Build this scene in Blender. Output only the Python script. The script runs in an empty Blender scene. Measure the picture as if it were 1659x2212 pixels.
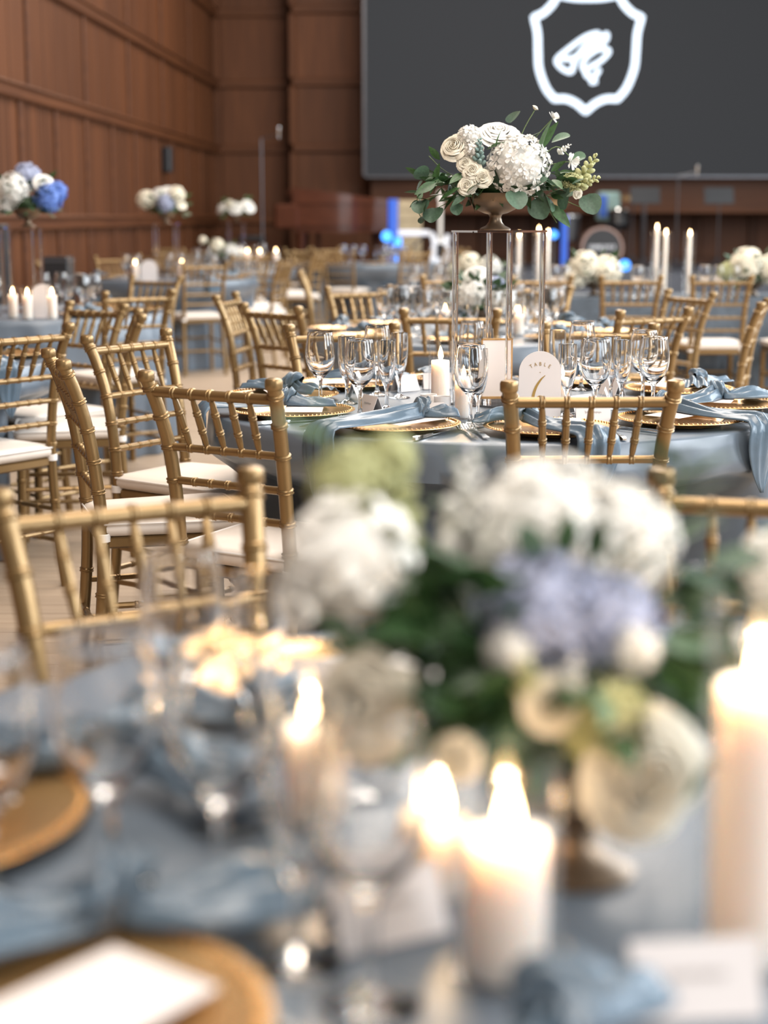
import bpy, math, random
from mathutils import Vector, Matrix, Euler, Quaternion

random.seed(7)
PI = math.pi
scene = bpy.context.scene
COL = scene.collection

# ------------------------------------------------------------------ camera
cam_d = bpy.data.cameras.new('camera')
cam = bpy.data.objects.new('camera', cam_d)
COL.objects.link(cam)
cam.location = (0, 0, 1.27)
cam.rotation_euler = (math.radians(90 - 10.45), 0, 0)
cam_d.sensor_fit = 'HORIZONTAL'
cam_d.sensor_width = 24.0
cam_d.lens = 50.0
cam_d.clip_start = 0.05
cam_d.dof.use_dof = True
cam_d.dof.focus_distance = 4.1
cam_d.dof.aperture_fstop = 2.1
scene.camera = cam

# ------------------------------------------------------------------ world, daylight, exposure
w = bpy.data.worlds.new('hall_ambient')
scene.world = w
w.use_nodes = True
w.node_tree.nodes['Background'].inputs['Color'].default_value = (1.0, 0.95, 0.90, 1)
w.node_tree.nodes['Background'].inputs['Strength'].default_value = 0.38


def area(name, loc, target, sx, sy, power, color):
    d = bpy.data.lights.new(name, 'AREA')
    d.shape = 'RECTANGLE'
    d.size = sx
    d.size_y = sy
    d.energy = power
    d.color = color
    o = bpy.data.objects.new(name, d)
    COL.objects.link(o)
    o.location = loc
    o.rotation_euler = (Vector(target) - Vector(loc)).to_track_quat('-Z', 'Y').to_euler()
    return o


# tall windows along the far side of the hall, out of frame
for i in range(5):
    area('window_right_%d_offscreen' % (i + 1), (8.5, -3.6 + i * 5.2, 4.2), (0, -3.6 + i * 5.2, 1.0), 3.2, 5.0, 680, (0.87, 0.94, 1.0))
# unseen overhead lamps, added for highlights and glare on the near cloth
for i in range(5):
    area('ceiling_fill_%d_offscreen' % (i + 1), (1.0, -3.0 + i * 6.0, 7.0), (1.0, -3.0 + i * 6.0, 0), 3.4, 3.4, 460, (1.0, 0.90, 0.80))

scene.view_settings.view_transform = 'Standard'
scene.view_settings.look = 'None'
scene.view_settings.gamma = 1.0
scene.view_settings.use_curve_mapping = False
scene.view_settings.exposure = 0.06
scene.cycles.max_bounces = 8
scene.cycles.diffuse_bounces = 2
scene.cycles.glossy_bounces = 3
scene.cycles.transmission_bounces = 8
scene.cycles.transparent_max_bounces = 16
scene.cycles.sample_clamp_indirect = 6.0
scene.cycles.adaptive_threshold = 0.025


# ------------------------------------------------------------------ materials
def new_mat(name):
    m = bpy.data.materials.new(name)
    m.use_nodes = True
    nt = m.node_tree
    return m, nt, nt.nodes['Principled BSDF']


def mat(name, c, rough=0.5, metal=0.0, var=0.08, scale=6.0, bump=0.0, bscale=40.0, spec=0.5,
        sheen=0.0, sss=0.0, stretch=(1, 1, 1), coat=0.0, rand=0.0, transl=0.0):
    m, nt, b = new_mat(name)
    L = nt.links
    tc = nt.nodes.new('ShaderNodeTexCoord')
    mp = nt.nodes.new('ShaderNodeMapping')
    mp.inputs['Scale'].default_value = stretch
    L.new(tc.outputs['Object'], mp.inputs['Vector'])
    n = nt.nodes.new('ShaderNodeTexNoise')
    n.inputs['Scale'].default_value = scale
    n.inputs['Detail'].default_value = 3
    L.new(mp.outputs['Vector'], n.inputs['Vector'])
    r = nt.nodes.new('ShaderNodeValToRGB')
    r.color_ramp.elements[0].position = 0.3
    r.color_ramp.elements[1].position = 0.7
    r.color_ramp.elements[0].color = tuple(x * (1 - var) for x in c) + (1,)
    r.color_ramp.elements[1].color = tuple(min(1, x * (1 + var)) for x in c) + (1,)
    L.new(n.outputs['Fac'], r.inputs['Fac'])
    out = r.outputs['Color']
    if rand:
        oi = nt.nodes.new('ShaderNodeObjectInfo')
        mr = nt.nodes.new('ShaderNodeMapRange')
        mr.inputs['To Min'].default_value = 1 - rand
        mr.inputs['To Max'].default_value = 1 + rand
        L.new(oi.outputs['Random'], mr.inputs['Value'])
        hs = nt.nodes.new('ShaderNodeHueSaturation')
        L.new(mr.outputs['Result'], hs.inputs['Value'])
        L.new(out, hs.inputs['Color'])
        out = hs.outputs['Color']
    L.new(out, b.inputs['Base Color'])
    b.inputs['Roughness'].default_value = rough
    b.inputs['Metallic'].default_value = metal
    b.inputs['Specular IOR Level'].default_value = spec
    if sheen:
        b.inputs['Sheen Weight'].default_value = sheen
    if coat:
        b.inputs['Coat Weight'].default_value = coat
    if sss:
        b.inputs['Subsurface Weight'].default_value = sss
        b.inputs['Subsurface Radius'].default_value = (0.05, 0.040, 0.033)
        b.inputs['Subsurface Scale'].default_value = 1.0
    if bump:
        bn = nt.nodes.new('ShaderNodeTexNoise')
        bn.inputs['Scale'].default_value = bscale
        bn.inputs['Detail'].default_value = 4
        L.new(mp.outputs['Vector'], bn.inputs['Vector'])
        bp = nt.nodes.new('ShaderNodeBump')
        bp.inputs['Strength'].default_value = bump
        bp.inputs['Distance'].default_value = 0.01
        L.new(bn.outputs['Fac'], bp.inputs['Height'])
        L.new(bp.outputs['Normal'], b.inputs['Normal'])
    if transl:
        tr = nt.nodes.new('ShaderNodeBsdfTranslucent')
        L.new(out, tr.inputs['Color'])
        mx = nt.nodes.new('ShaderNodeMixShader')
        mx.inputs['Fac'].default_value = transl
        L.new(b.outputs['BSDF'], mx.inputs[1])
        L.new(tr.outputs['BSDF'], mx.inputs[2])
        L.new(mx.outputs['Shader'], nt.nodes['Material Output'].inputs['Surface'])
    return m


def emit(name, c, s):
    m, nt, b = new_mat(name)
    b.inputs['Base Color'].default_value = (0.02, 0.02, 0.02, 1)
    b.inputs['Emission Color'].default_value = tuple(c) + (1,)
    b.inputs['Emission Strength'].default_value = s
    return m


def flame_mat(name, c, s):
    """a flame glows and is see-through"""
    m, nt, b = new_mat(name)
    nt.nodes.remove(b)
    e = nt.nodes.new('ShaderNodeEmission')
    e.inputs['Color'].default_value = tuple(c) + (1,)
    e.inputs['Strength'].default_value = s
    t = nt.nodes.new('ShaderNodeBsdfTransparent')
    a = nt.nodes.new('ShaderNodeAddShader')
    nt.links.new(e.outputs[0], a.inputs[0])
    nt.links.new(t.outputs[0], a.inputs[1])
    nt.links.new(a.outputs[0], nt.nodes['Material Output'].inputs['Surface'])
    return m


def glass_mat(name, ior=1.45, rough=0.0, tint=(1, 1, 1)):
    m, nt, b = new_mat(name)
    nt.nodes.remove(b)
    g = nt.nodes.new('ShaderNodeBsdfGlass')
    g.inputs['IOR'].default_value = ior
    g.inputs['Roughness'].default_value = rough
    g.inputs['Color'].default_value = tuple(tint) + (1,)
    nt.links.new(g.outputs['BSDF'], nt.nodes['Material Output'].inputs['Surface'])
    return m


def thin_glass(name, tint=(0.995, 0.997, 0.997)):
    """single-walled clear glass: see-through with a fresnel reflection"""
    m, nt, b = new_mat(name)
    nt.nodes.remove(b)
    t = nt.nodes.new('ShaderNodeBsdfTransparent')
    t.inputs['Color'].default_value = tuple(tint) + (1,)
    g = nt.nodes.new('ShaderNodeBsdfGlossy')
    g.inputs['Roughness'].default_value = 0.02
    lw = nt.nodes.new('ShaderNodeLayerWeight')
    lw.inputs['Blend'].default_value = 0.5
    pw = nt.nodes.new('ShaderNodeMath')
    pw.operation = 'POWER'
    pw.inputs[1].default_value = 4.5
    nt.links.new(lw.outputs['Facing'], pw.inputs[0])
    f = nt.nodes.new('ShaderNodeMath')
    f.operation = 'MULTIPLY_ADD'
    f.inputs[1].default_value = 0.75
    f.inputs[2].default_value = 0.035
    nt.links.new(pw.outputs[0], f.inputs[0])
    mx = nt.nodes.new('ShaderNodeMixShader')
    nt.links.new(f.outputs[0], mx.inputs['Fac'])
    nt.links.new(t.outputs['BSDF'], mx.inputs[1])
    nt.links.new(g.outputs['BSDF'], mx.inputs[2])
    nt.links.new(mx.outputs['Shader'], nt.nodes['Material Output'].inputs['Surface'])
    return m


M = {}
M['gold'] = mat('gold_paint', (0.245, 0.155, 0.066), rough=0.30, metal=0.6, var=0.10, scale=9, bump=0.05, bscale=60, rand=0.05)
M['cushion'] = mat('ivory_cushion', (0.70, 0.62, 0.545), rough=0.6, var=0.03, scale=10, sheen=0.1)
M['strap'] = mat('white_strap', (0.80, 0.76, 0.72), rough=0.6, var=0.03)
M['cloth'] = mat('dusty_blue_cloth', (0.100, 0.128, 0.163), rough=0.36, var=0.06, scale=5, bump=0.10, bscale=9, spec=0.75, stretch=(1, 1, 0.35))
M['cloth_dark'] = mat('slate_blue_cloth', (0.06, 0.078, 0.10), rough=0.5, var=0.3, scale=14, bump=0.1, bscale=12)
M['napkin'] = mat('blue_satin_napkin', (0.078, 0.118, 0.160), rough=0.28, var=0.14, scale=14, bump=0.2, bscale=28)
M['charger'] = mat('gold_charger', (0.70, 0.43, 0.185), rough=0.27, metal=0.8, var=0.06, scale=20)
M['card'] = mat('white_card', (0.64, 0.595, 0.58), rough=0.6, var=0.02)
M['ink'] = mat('grey_ink', (0.28, 0.25, 0.24), rough=0.6)
M['gold_ink'] = mat('gold_foil', (0.50, 0.32, 0.10), rough=0.3, metal=0.6)
M['silver'] = mat('silver', (0.80, 0.80, 0.80), rough=0.14, metal=1.0, var=0.03)
M['crystal'] = glass_mat('crystal_glass', 1.46)
M['crystal_far'] = glass_mat('crystal_glass_plain', 1.3)
M['cyl_glass'] = thin_glass('clear_cylinder_glass')
M['acrylic'] = glass_mat('clear_acrylic', 1.40, tint=(0.99, 0.975, 0.965))
M['frost'] = mat('frosted_votive', (0.82, 0.80, 0.79), rough=0.35, var=0.02, transl=0.3)
M['wax'] = mat('candle_wax', (0.78, 0.69, 0.62), rough=0.5, var=0.02, sss=1.0)
M['wick'] = mat('wick', (0.03, 0.02, 0.015), rough=0.9)
M['flame'] = flame_mat('flame', (1.0, 0.64, 0.30), 16.0)
M['bronze'] = mat('bronze_bowl', (0.19, 0.135, 0.09), rough=0.36, metal=0.7, var=0.08, scale=12)
M['white_petal'] = mat('white_petal', (0.86, 0.84, 0.79), rough=0.6, var=0.05, scale=9, transl=0.22)
M['cream_petal'] = mat('cream_petal', (0.88, 0.82, 0.68), rough=0.6, var=0.07, scale=9, transl=0.22)
M['ivory_petal'] = mat('ivory_petal', (0.86, 0.84, 0.79), rough=0.6, var=0.05, scale=9, transl=0.2)
M['green_petal'] = mat('pale_green_petal', (0.50, 0.51, 0.26), rough=0.6, var=0.10, scale=9, transl=0.22)
M['blue_petal'] = mat('blue_petal', (0.42, 0.455, 0.60), rough=0.6, var=0.35, scale=3.5, transl=0.2)
M['sky_petal'] = mat('bright_blue_petal', (0.14, 0.25, 0.62), rough=0.6, var=0.25, scale=6, transl=0.2)
M['leaf'] = mat('dark_green_leaf', (0.030, 0.075, 0.022), rough=0.45, var=0.30, scale=9, rand=0.35, transl=0.12)
M['euc'] = mat('eucalyptus_leaf', (0.075, 0.135, 0.085), rough=0.5, var=0.2, scale=8, rand=0.3, transl=0.12)
M['stem'] = mat('green_stem', (0.12, 0.17, 0.06), rough=0.6)
M['dusty_leaf'] = mat('blue_green_leaf', (0.20, 0.30, 0.28), rough=0.6, var=0.2)
M['black'] = mat('black_plastic', (0.012, 0.012, 0.014), rough=0.4)
M['dark_metal'] = mat('dark_metal', (0.10, 0.10, 0.11), rough=0.35, metal=0.7)
M['piano'] = mat('dark_red_lacquer', (0.062, 0.018, 0.008), rough=0.25, spec=0.3, var=0.15)
M['piano_side'] = mat('mahogany_lacquer', (0.062, 0.018, 0.008), rough=0.25, spec=0.3, var=0.2, stretch=(1, 1, 6))
M['ivory'] = mat('ivory_keys', (0.75, 0.72, 0.66), rough=0.3)
M['stagewhite'] = mat('white_lacquer', (0.78, 0.80, 0.84), rough=0.3)
M['cream_box'] = mat('cream_fabric', (0.40, 0.32, 0.20), rough=0.7)
M['blue_glow'] = emit('blue_led', (0.05, 0.30, 1.0), 3.2)
M['blue_glow_soft'] = emit('blue_led_soft', (0.03, 0.16, 0.85), 0.9)
M['painted_blue_light'] = mat('painted_blue_light', (0.03, 0.10, 0.42), rough=0.5)  # blue light on the stage gear, painted in as a surface colour
M['warm_glow'] = emit('warm_glow_disc', (1.0, 0.80, 0.62), 3.0)  # warm emissive disc above the cymbal
M['stage'] = mat('stage_deck', (0.05, 0.055, 0.07), rough=0.6)
M['mark'] = emit('screen_light_mark', (0.74, 0.86, 1.0), 1.9)
M['drum_shell'] = mat('drum_shell', (0.30, 0.20, 0.17), rough=0.3, metal=0.3)


def wood_mat(name, c1, c2, rough=0.55, axis=2, rand=0.16, spec=0.25):
    m, nt, b = new_mat(name)
    L = nt.links
    tc = nt.nodes.new('ShaderNodeTexCoord')
    oi = nt.nodes.new('ShaderNodeObjectInfo')
    ad = nt.nodes.new('ShaderNodeVectorMath')
    L.new(tc.outputs['Object'], ad.inputs[0])
    L.new(oi.outputs['Location'], ad.inputs[1])
    mp = nt.nodes.new('ShaderNodeMapping')
    s = [14.0, 14.0, 14.0]
    s[axis] = 0.7
    mp.inputs['Scale'].default_value = s
    L.new(ad.outputs[0], mp.inputs['Vector'])
    n = nt.nodes.new('ShaderNodeTexNoise')
    n.inputs['Scale'].default_value = 1.2
    n.inputs['Detail'].default_value = 5
    n.inputs['Distortion'].default_value = 0.6
    L.new(mp.outputs['Vector'], n.inputs['Vector'])
    r = nt.nodes.new('ShaderNodeValToRGB')
    r.color_ramp.elements[0].position = 0.3
    r.color_ramp.elements[1].position = 0.7
    r.color_ramp.elements[0].color = tuple(c1) + (1,)
    r.color_ramp.elements[1].color = tuple(c2) + (1,)
    L.new(n.outputs['Fac'], r.inputs['Fac'])
    mr = nt.nodes.new('ShaderNodeMapRange')
    mr.inputs['To Min'].default_value = 1 - rand
    mr.inputs['To Max'].default_value = 1 + rand
    L.new(oi.outputs['Random'], mr.inputs['Value'])
    hs = nt.nodes.new('ShaderNodeHueSaturation')
    L.new(mr.outputs['Result'], hs.inputs['Value'])
    L.new(r.outputs['Color'], hs.inputs['Color'])
    L.new(hs.outputs['Color'], b.inputs['Base Color'])
    b.inputs['Roughness'].default_value = rough
    b.inputs['Specular IOR Level'].default_value = spec
    return m


M['wood'] = wood_mat('oak_panel', (0.062, 0.0205, 0.0068), (0.098, 0.034, 0.0112))
M['wood_rail'] = wood_mat('oak_rail', (0.062, 0.0205, 0.0068), (0.098, 0.034, 0.0112), axis=0, rand=0.08)
M['wood_dark'] = wood_mat('plain_oak', (0.062, 0.0205, 0.0068), (0.098, 0.034, 0.0112), axis=0)
M['plank'] = wood_mat('pale_floor_plank', (0.31, 0.235, 0.17), (0.39, 0.30, 0.22), rough=0.5, axis=0, rand=0.05)
M['plank_base'] = mat('floor_joint', (0.34, 0.26, 0.18), rough=0.7)


# ------------------------------------------------------------------ mesh helpers
class MB:
    def __init__(self):
        self.v = []
        self.f = []

    def add(self, vs, fs):
        k = len(self.v)
        self.v += [tuple(x) for x in vs]
        self.f += [tuple(i + k for i in f) for f in fs]
        return self

    def box(self, x0, x1, y0, y1, z0, z1, bev=0.0):
        if bev <= 0:
            vs = [(x, y, z) for z in (z0, z1) for y in (y0, y1) for x in (x0, x1)]
            return self.add(vs, [(0, 2, 3, 1), (4, 5, 7, 6), (0, 1, 5, 4), (2, 6, 7, 3), (0, 4, 6, 2), (1, 3, 7, 5)])
        b = min(bev, (x1 - x0) / 2.01, (y1 - y0) / 2.01, (z1 - z0) / 2.01)
        loops = []
        for z, i in ((z0, b), (z0 + b, 0), (z1 - b, 0), (z1, b)):
            X0, X1, Y0, Y1 = x0 + i, x1 - i, y0 + i, y1 - i
            c = b if i == 0 else b * 0.4
            loops.append([(X0 + c, Y0, z), (X1 - c, Y0, z), (X1, Y0 + c, z), (X1, Y1 - c, z),
                          (X1 - c, Y1, z), (X0 + c, Y1, z), (X0, Y1 - c, z), (X0, Y0 + c, z)])
        return self.loft(loops)

    def loft(self, loops, cap=True, closed=True):
        n = len(loops[0])
        vs = [p for l in loops for p in l]
        fs = []
        for a in range(len(loops) - 1):
            for i in range(n if closed else n - 1):
                j = (i + 1) % n
                fs.append((a * n + i, a * n + j, (a + 1) * n + j, (a + 1) * n + i))
        if cap:
            fs.append(tuple(range(n))[::-1])
            fs.append(tuple((len(loops) - 1) * n + i for i in range(n)))
        return self.add(vs, fs)

    def lathe(self, prof, seg=24, c=(0, 0, 0), axis='z', close=True):
        """prof: list of (r, h). r==0 ends become poles"""
        vs, rows = [], []
        for r, h in prof:
            row = []
            if r <= 1e-7:
                row = [len(vs)]
                vs.append((0, 0, h))
            else:
                for i in range(seg):
                    a = 2 * PI * i / seg
                    row.append(len(vs))
                    vs.append((r * math.cos(a), r * math.sin(a), h))
            rows.append(row)
        fs = []
        for a, b in zip(rows, rows[1:]):
            if len(a) == 1 and len(b) == 1:
                continue
            for i in range(seg):
                j = (i + 1) % seg
                if len(a) == 1:
                    fs.append((a[0], b[j], b[i]))
                elif len(b) == 1:
                    fs.append((a[i], a[j], b[0]))
                else:
                    fs.append((a[i], a[j], b[j], b[i]))
        if axis == 'x':
            vs = [(z, x, y) for x, y, z in vs]
        elif axis == 'y':
            vs = [(y, z, x) for x, y, z in vs]
        vs = [(x + c[0], y + c[1], z + c[2]) for x, y, z in vs]
        return self.add(vs, fs)

    def tube(self, pts, rad, seg=8, cap=True):
        pts = [Vector(p) for p in pts]
        n = len(pts)
        rads = rad if isinstance(rad, (list, tuple)) else [rad] * n
        t0 = (pts[1] - pts[0]).normalized()
        ref = Vector((0, 0, 1)) if abs(t0.z) < 0.9 else Vector((1, 0, 0))
        u = t0.cross(ref).normalized()
        loops = []
        for i, p in enumerate(pts):
            t = (pts[min(i + 1, n - 1)] - pts[max(i - 1, 0)])
            if t.length < 1e-9:
                t = t0
            t = t.normalized()
            u = (u - t * u.dot(t)).normalized()
            v = t.cross(u)
            loops.append([tuple(p + (u * math.cos(2 * PI * k / seg) + v * math.sin(2 * PI * k / seg)) * rads[i]) for k in range(seg)])
        return self.loft(loops, cap=cap)

    def grid(self, fn, nu, nv):
        vs = [fn(i / nu, j / nv) for j in range(nv + 1) for i in range(nu + 1)]
        fs = [(j * (nu + 1) + i, j * (nu + 1) + i + 1, (j + 1) * (nu + 1) + i + 1, (j + 1) * (nu + 1) + i) for j in range(nv) for i in range(nu)]
        return self.add(vs, fs)

    def sphere(self, c, r, seg=8, rings=5):
        rx, ry, rz = r if isinstance(r, (list, tuple)) else (r, r, r)
        pr = [(math.sin(PI * k / rings), -math.cos(PI * k / rings)) for k in range(rings + 1)]
        pr[0] = (0, -1)
        pr[-1] = (0, 1)
        k0 = len(self.v)
        self.lathe(pr, seg)
        for k in range(k0, len(self.v)):
            x, y, z = self.v[k]
            self.v[k] = (x * rx + c[0], y * ry + c[1], z * rz + c[2])
        return self

    def xf(self, mtx, start=0):
        for k in range(start, len(self.v)):
            self.v[k] = tuple(mtx @ Vector(self.v[k]))
        return self

    def mesh(self, name, material, smooth=True, angle=None):
        me = bpy.data.meshes.new(name)
        me.from_pydata(self.v, [], self.f)
        me.validate()
        if smooth:
            me.polygons.foreach_set('use_smooth', [True] * len(me.polygons))
            if angle:
                me.set_sharp_from_angle(angle=math.radians(angle))
        me.materials.append(M[material] if isinstance(material, str) else material)
        return me

    def build(self, name, material, parent=None, smooth=True, angle=40, loc=None, rot=None):
        return inst(name, self.mesh(name, material, smooth, angle), parent, loc, rot)


def inst(name, me, parent=None, loc=None, rot=None, scale=None):
    o = bpy.data.objects.new(name, me)
    COL.objects.link(o)
    if parent is not None:
        o.parent = parent
    if loc is not None:
        o.location = loc
    if rot is not None:
        o.rotation_euler = rot
    if scale is not None:
        o.scale = (scale, scale, scale) if isinstance(scale, (int, float)) else scale
    return o


def empty(name, loc=(0, 0, 0), rz=0.0, parent=None):
    o = bpy.data.objects.new(name, None)
    COL.objects.link(o)
    o.location = loc
    o.rotation_euler = (0, 0, rz)
    o.empty_display_size = 0.05
    if parent:
        o.parent = parent
    return o


def tag(o, label=None, cat=None, group=None, kind=None):
    if label:
        o['label'] = label
    if cat:
        o['category'] = cat
    if group:
        o['group'] = group
    if kind:
        o['kind'] = kind
    return o


def copy_tree(o, parent=None):
    c = o.copy()
    COL.objects.link(c)
    c.parent = parent
    for ch in list(o.children):
        copy_tree(ch, c)
    return c


class Proto:
    """first use hands out the thing itself, later uses hand out copies with their parts"""
    def __init__(self, root):
        self.root = root
        self.used = False

    def place(self, loc, rz=0.0, label=None, cat=None, group=None, scale=None, rot=None):
        if self.used:
            o = copy_tree(self.root)
        else:
            o = self.root
            self.used = True
        o.location = loc
        o.rotation_euler = rot if rot is not None else (0, 0, rz)
        if scale is not None:
            o.scale = (scale,) * 3
        if 'group' in o and not group:
            del o['group']
        tag(o, label, cat, group)
        return o


def ang(v):
    """rotation about z that turns local +Y to point along v"""
    return math.atan2(v[1], v[0]) - PI / 2


# ------------------------------------------------------------------ setting: floor, walls, stage, screen
floor = MB().box(-5, 9, -1.5, 27.4, -0.06, -0.012).build('floor', 'plank_base', smooth=False)
tag(floor, 'pale wooden plank floor of the hall', kind='structure')
pm = MB().box(-5, 9, -0.0585, 0.0585, -0.02, 0.0, 0.002).mesh('plank', 'plank', False)
for i in range(186):
    inst('plank', pm, floor, (0, 0.2 + i * 0.12, 0))

WL0, WL1 = Vector((-3.85, 0)), Vector((-2.77, 27))
wdir = (WL1 - WL0).normalized()
WLEN = (WL1 - WL0).length
TIERS = [0.0, 1.22, 2.36, 3.40, 4.52, 5.62]
wall_left = MB().box(-1.5, WLEN, 0.0, 0.12, 0, 8.5).build('wall_left', 'wood_dark', smooth=False)
wall_left.location = (WL0.x, WL0.y, 0)
wall_left.rotation_euler = (0, 0, math.atan2(wdir.y, wdir.x))
tag(wall_left, 'oak panelled side wall', kind='structure')


def panel_mesh(wd, h, name='panel'):
    # board with a raised border and a recessed field facing local -Y
    b = MB()
    f = min(0.07, wd * 0.18)
    b.box(0, wd, -0.018, 0.0, 0, h, 0.004)
    return b.mesh(name, 'wood', False)


for t in range(5):
    z0, z1 = TIERS[t] + 0.07, TIERS[t + 1] - 0.07
    bw = 0.30 if t < 2 else 0.55
    pmesh = panel_mesh(bw - 0.035, z1 - z0)
    pmesh2 = MB().box(0, 0.10, -0.045, 0.0, 0, z1 - z0, 0.01).mesh('stile', 'wood_rail', False)
    u = 8.0
    k = 0
    while u < WLEN - bw:
        if k % 4 == 0:
            inst('stile', pmesh2, wall_left, (u, 0, z0))
            u += 0.12
        inst('board', pmesh, wall_left, (u, 0, z0))
        u += bw
        k += 1
for t in range(1, 6):
    b = MB().box(-1.5, WLEN, -0.075, 0.0, TIERS[t] - 0.075, TIERS[t] + 0.075, 0.02)
    b.box(-1.5, WLEN, -0.10, 0.0, TIERS[t] + 0.035, TIERS[t] + 0.06, 0.008)
    b.build('rail_moulding', 'wood_rail', wall_left, False)
tag(MB().box(-1.5, WLEN, -0.03, 0.0, 0, 0.14, 0.005).build('baseboard', 'wood_rail', wall_left, False))

wall_back = MB().box(-2.9, 9, 27.0, 27.2, 0, 8.5).build('wall_back', 'wood_dark', smooth=False)
tag(wall_back, 'oak panelled end wall behind the stage', kind='structure')


def back_panels(x0, x1, y, n, tiers, parent):
    wd = (x1 - x0) / n
    for t in range(len(tiers) - 1):
        z0, z1 = tiers[t] + 0.06, tiers[t + 1] - 0.06
        me = MB().box(0, wd - 0.16, -0.02, 0, 0, z1 - z0, 0.006).mesh('panel', 'wood', False)
        me2 = MB().box(0, 0.10, -0.05, 0, 0, z1 - z0, 0.012).mesh('stile', 'wood', False)
        for i in range(n):
            inst('panel', me, parent, (x0 + i * wd + 0.08, y, z0))
            inst('stile', me2, parent, (x0 + i * wd - 0.05, y, z0))
        MB().box(x0, x1, y - 0.07, y, tiers[t + 1] - 0.06, tiers[t + 1] + 0.06, 0.015).build('rail_moulding', 'wood_rail', parent, False)


back_panels(-2.74, -1.54, 27.0, 1, TIERS, wall_back)
pil = MB().box(-1.50, -0.22, 26.55, 27.0, 0, 8.5).build('wall_pilaster', 'wood', smooth=False)
tag(pil, 'broad oak pilaster beside the big screen', kind='structure')
back_panels(-1.48, -0.30, 26.55, 1, TIERS, pil)
back_panels(-0.18, 8.8, 27.0, 10, [0.55, 1.9, 3.2], wall_back)
beam = MB().box(-0.22, 9, 26.0, 26.5, 1.33, 2.05, 0.02).build('trim_beam', 'wood_dark', smooth=False)
tag(beam, 'dark wooden beam below the big screen', kind='structure')
MB().box(-0.22, 9, 25.97, 26.0, 1.33, 1.38, 0.005).build('lip', 'wood_rail', beam, False)

# stage
STZ = 0.50
stage = MB().box(-2.3, 9, 22.6, 27.0, 0.0, STZ).build('stage_floor', 'stage', smooth=False)
tag(stage, 'low dark stage platform', kind='structure')
for i in range(9):
    MB().box(-2.3 + i * 1.22, -2.3 + i * 1.22 + 1.2, 22.57, 22.6, 0.02, STZ - 0.02, 0.004).build('skirt_panel', 'stage', stage, False)

# screen
scr = empty('projection_screen', (0, 25.7, 0))
tag(scr, 'huge dark grey screen showing a glowing white shield crest', 'screen')


def screen_mat():
    m, nt, b = new_mat('screen_face')
    b.inputs['Emission Color'].default_value = (0.036, 0.038, 0.041, 1)
    b.inputs['Emission Strength'].default_value = 1.0
    b.inputs['Base Color'].default_value = (0.008, 0.008, 0.009, 1)
    b.inputs['Roughness'].default_value = 0.8
    b.inputs['Specular IOR Level'].default_value = 0.1
    return m


SZ0 = 1.905
MB().box(-0.29, 8.6, 0.0, 0.08, SZ0, 7.5).build('display_face', screen_mat(), scr, False)
MB().box(-0.33, -0.29, -0.02, 0.09, SZ0 - 0.03, 7.5).build('frame_edge', 'dark_metal', scr, False)
MB().box(-0.33, 8.6, -0.02, 0.09, SZ0 - 0.03, SZ0).build('frame_edge', 'dark_metal', scr, False)
K = 25.7 / 3456


def SP(px, py):   # crest drawing units -> metres on the screen face
    return ((px - 829.5) * K * 0.972, -0.012, 1.27 + (469 - py) * K * 0.953)


def ribbon(pts, width, name, parent, matn, closed=False, y=-0.012):
    pts = [Vector((p[0], p[2])) for p in pts]
    n = len(pts)
    L, R_ = [], []
    for i in range(n):
        if closed:
            t = pts[(i + 1) % n] - pts[i - 1]
        else:
            t = pts[min(i + 1, n - 1)] - pts[max(i - 1, 0)]
        t.normalize()
        nrm = Vector((-t.y, t.x)) * width / 2
        L.append(pts[i] + nrm)
        R_.append(pts[i] - nrm)
    b = MB()
    loops = [[(l.x, y, l.y), (r.x, y, r.y), (r.x, y + 0.008, r.y), (l.x, y + 0.008, l.y)] for l, r in zip(L, R_)]
    if closed:
        loops.append(loops[0])
    b.loft(loops, cap=not closed)
    return b.build(name, matn, parent, False)


def smooth_path(pts, n=8, closed=False):
    pts = [Vector(p) for p in pts]
    out = []
    m = len(pts)
    rng = range(m) if closed else range(m - 1)
    for i in rng:
        p0 = pts[(i - 1) % m] if closed or i > 0 else pts[0] * 2 - pts[1]
        p1, p2 = pts[i], pts[(i + 1) % m]
        p3 = pts[(i + 2) % m] if closed or i + 2 < m else p2 * 2 - p1
        for k in range(n):
            t = k / n
            out.append(0.5 * ((2 * p1) + (p2 - p0) * t + (2 * p0 - 5 * p1 + 4 * p2 - p3) * t * t + (3 * p1 - p0 - 3 * p2 + p3) * t ** 3))
    if not closed:
        out.append(pts[-1])
    return out


crest = [
    [(1265, 1), (1235, 0), (1198, -6)], [(1198, -6), (1190, 12), (1170, 32), (1150, 41)],
    [(1150, 41), (1158, 75), (1160, 115), (1163, 150), (1178, 190), (1197, 214)],
    [(1197, 214), (1222, 214), (1245, 224), (1265, 241)]]
half = []
for s in crest:
    half += smooth_path([(x, y, 0) for x, y in s], 6)[:-1]
half.append(Vector((1265, 241, 0)))
full = [SP(p.x, p.y) for p in half] + [SP(2 * 1265 - p.x, p.y) for p in half[::-1][1:-1]]
ribbon(full, 15 * K, 'crest_outline', scr, 'mark', True)
for st in ([(1212, 150), (1200, 132), (1220, 112), (1262, 82), (1290, 76), (1262, 100), (1240, 132), (1232, 156), (1212, 150)],
           [(1203, 127), (1232, 128), (1262, 112), (1296, 84), (1306, 76), (1304, 90), (1276, 112), (1256, 140), (1262, 156)],
           [(1264, 124), (1290, 108), (1312, 112), (1296, 132), (1270, 148), (1264, 162), (1278, 168), (1292, 150), (1284, 166), (1276, 178), (1288, 176)]):
    ribbon([SP(p.x, p.y) for p in smooth_path([(x, y, 0) for x, y in st], 6)], 10 * K, 'monogram_stroke', scr, 'mark')


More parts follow.
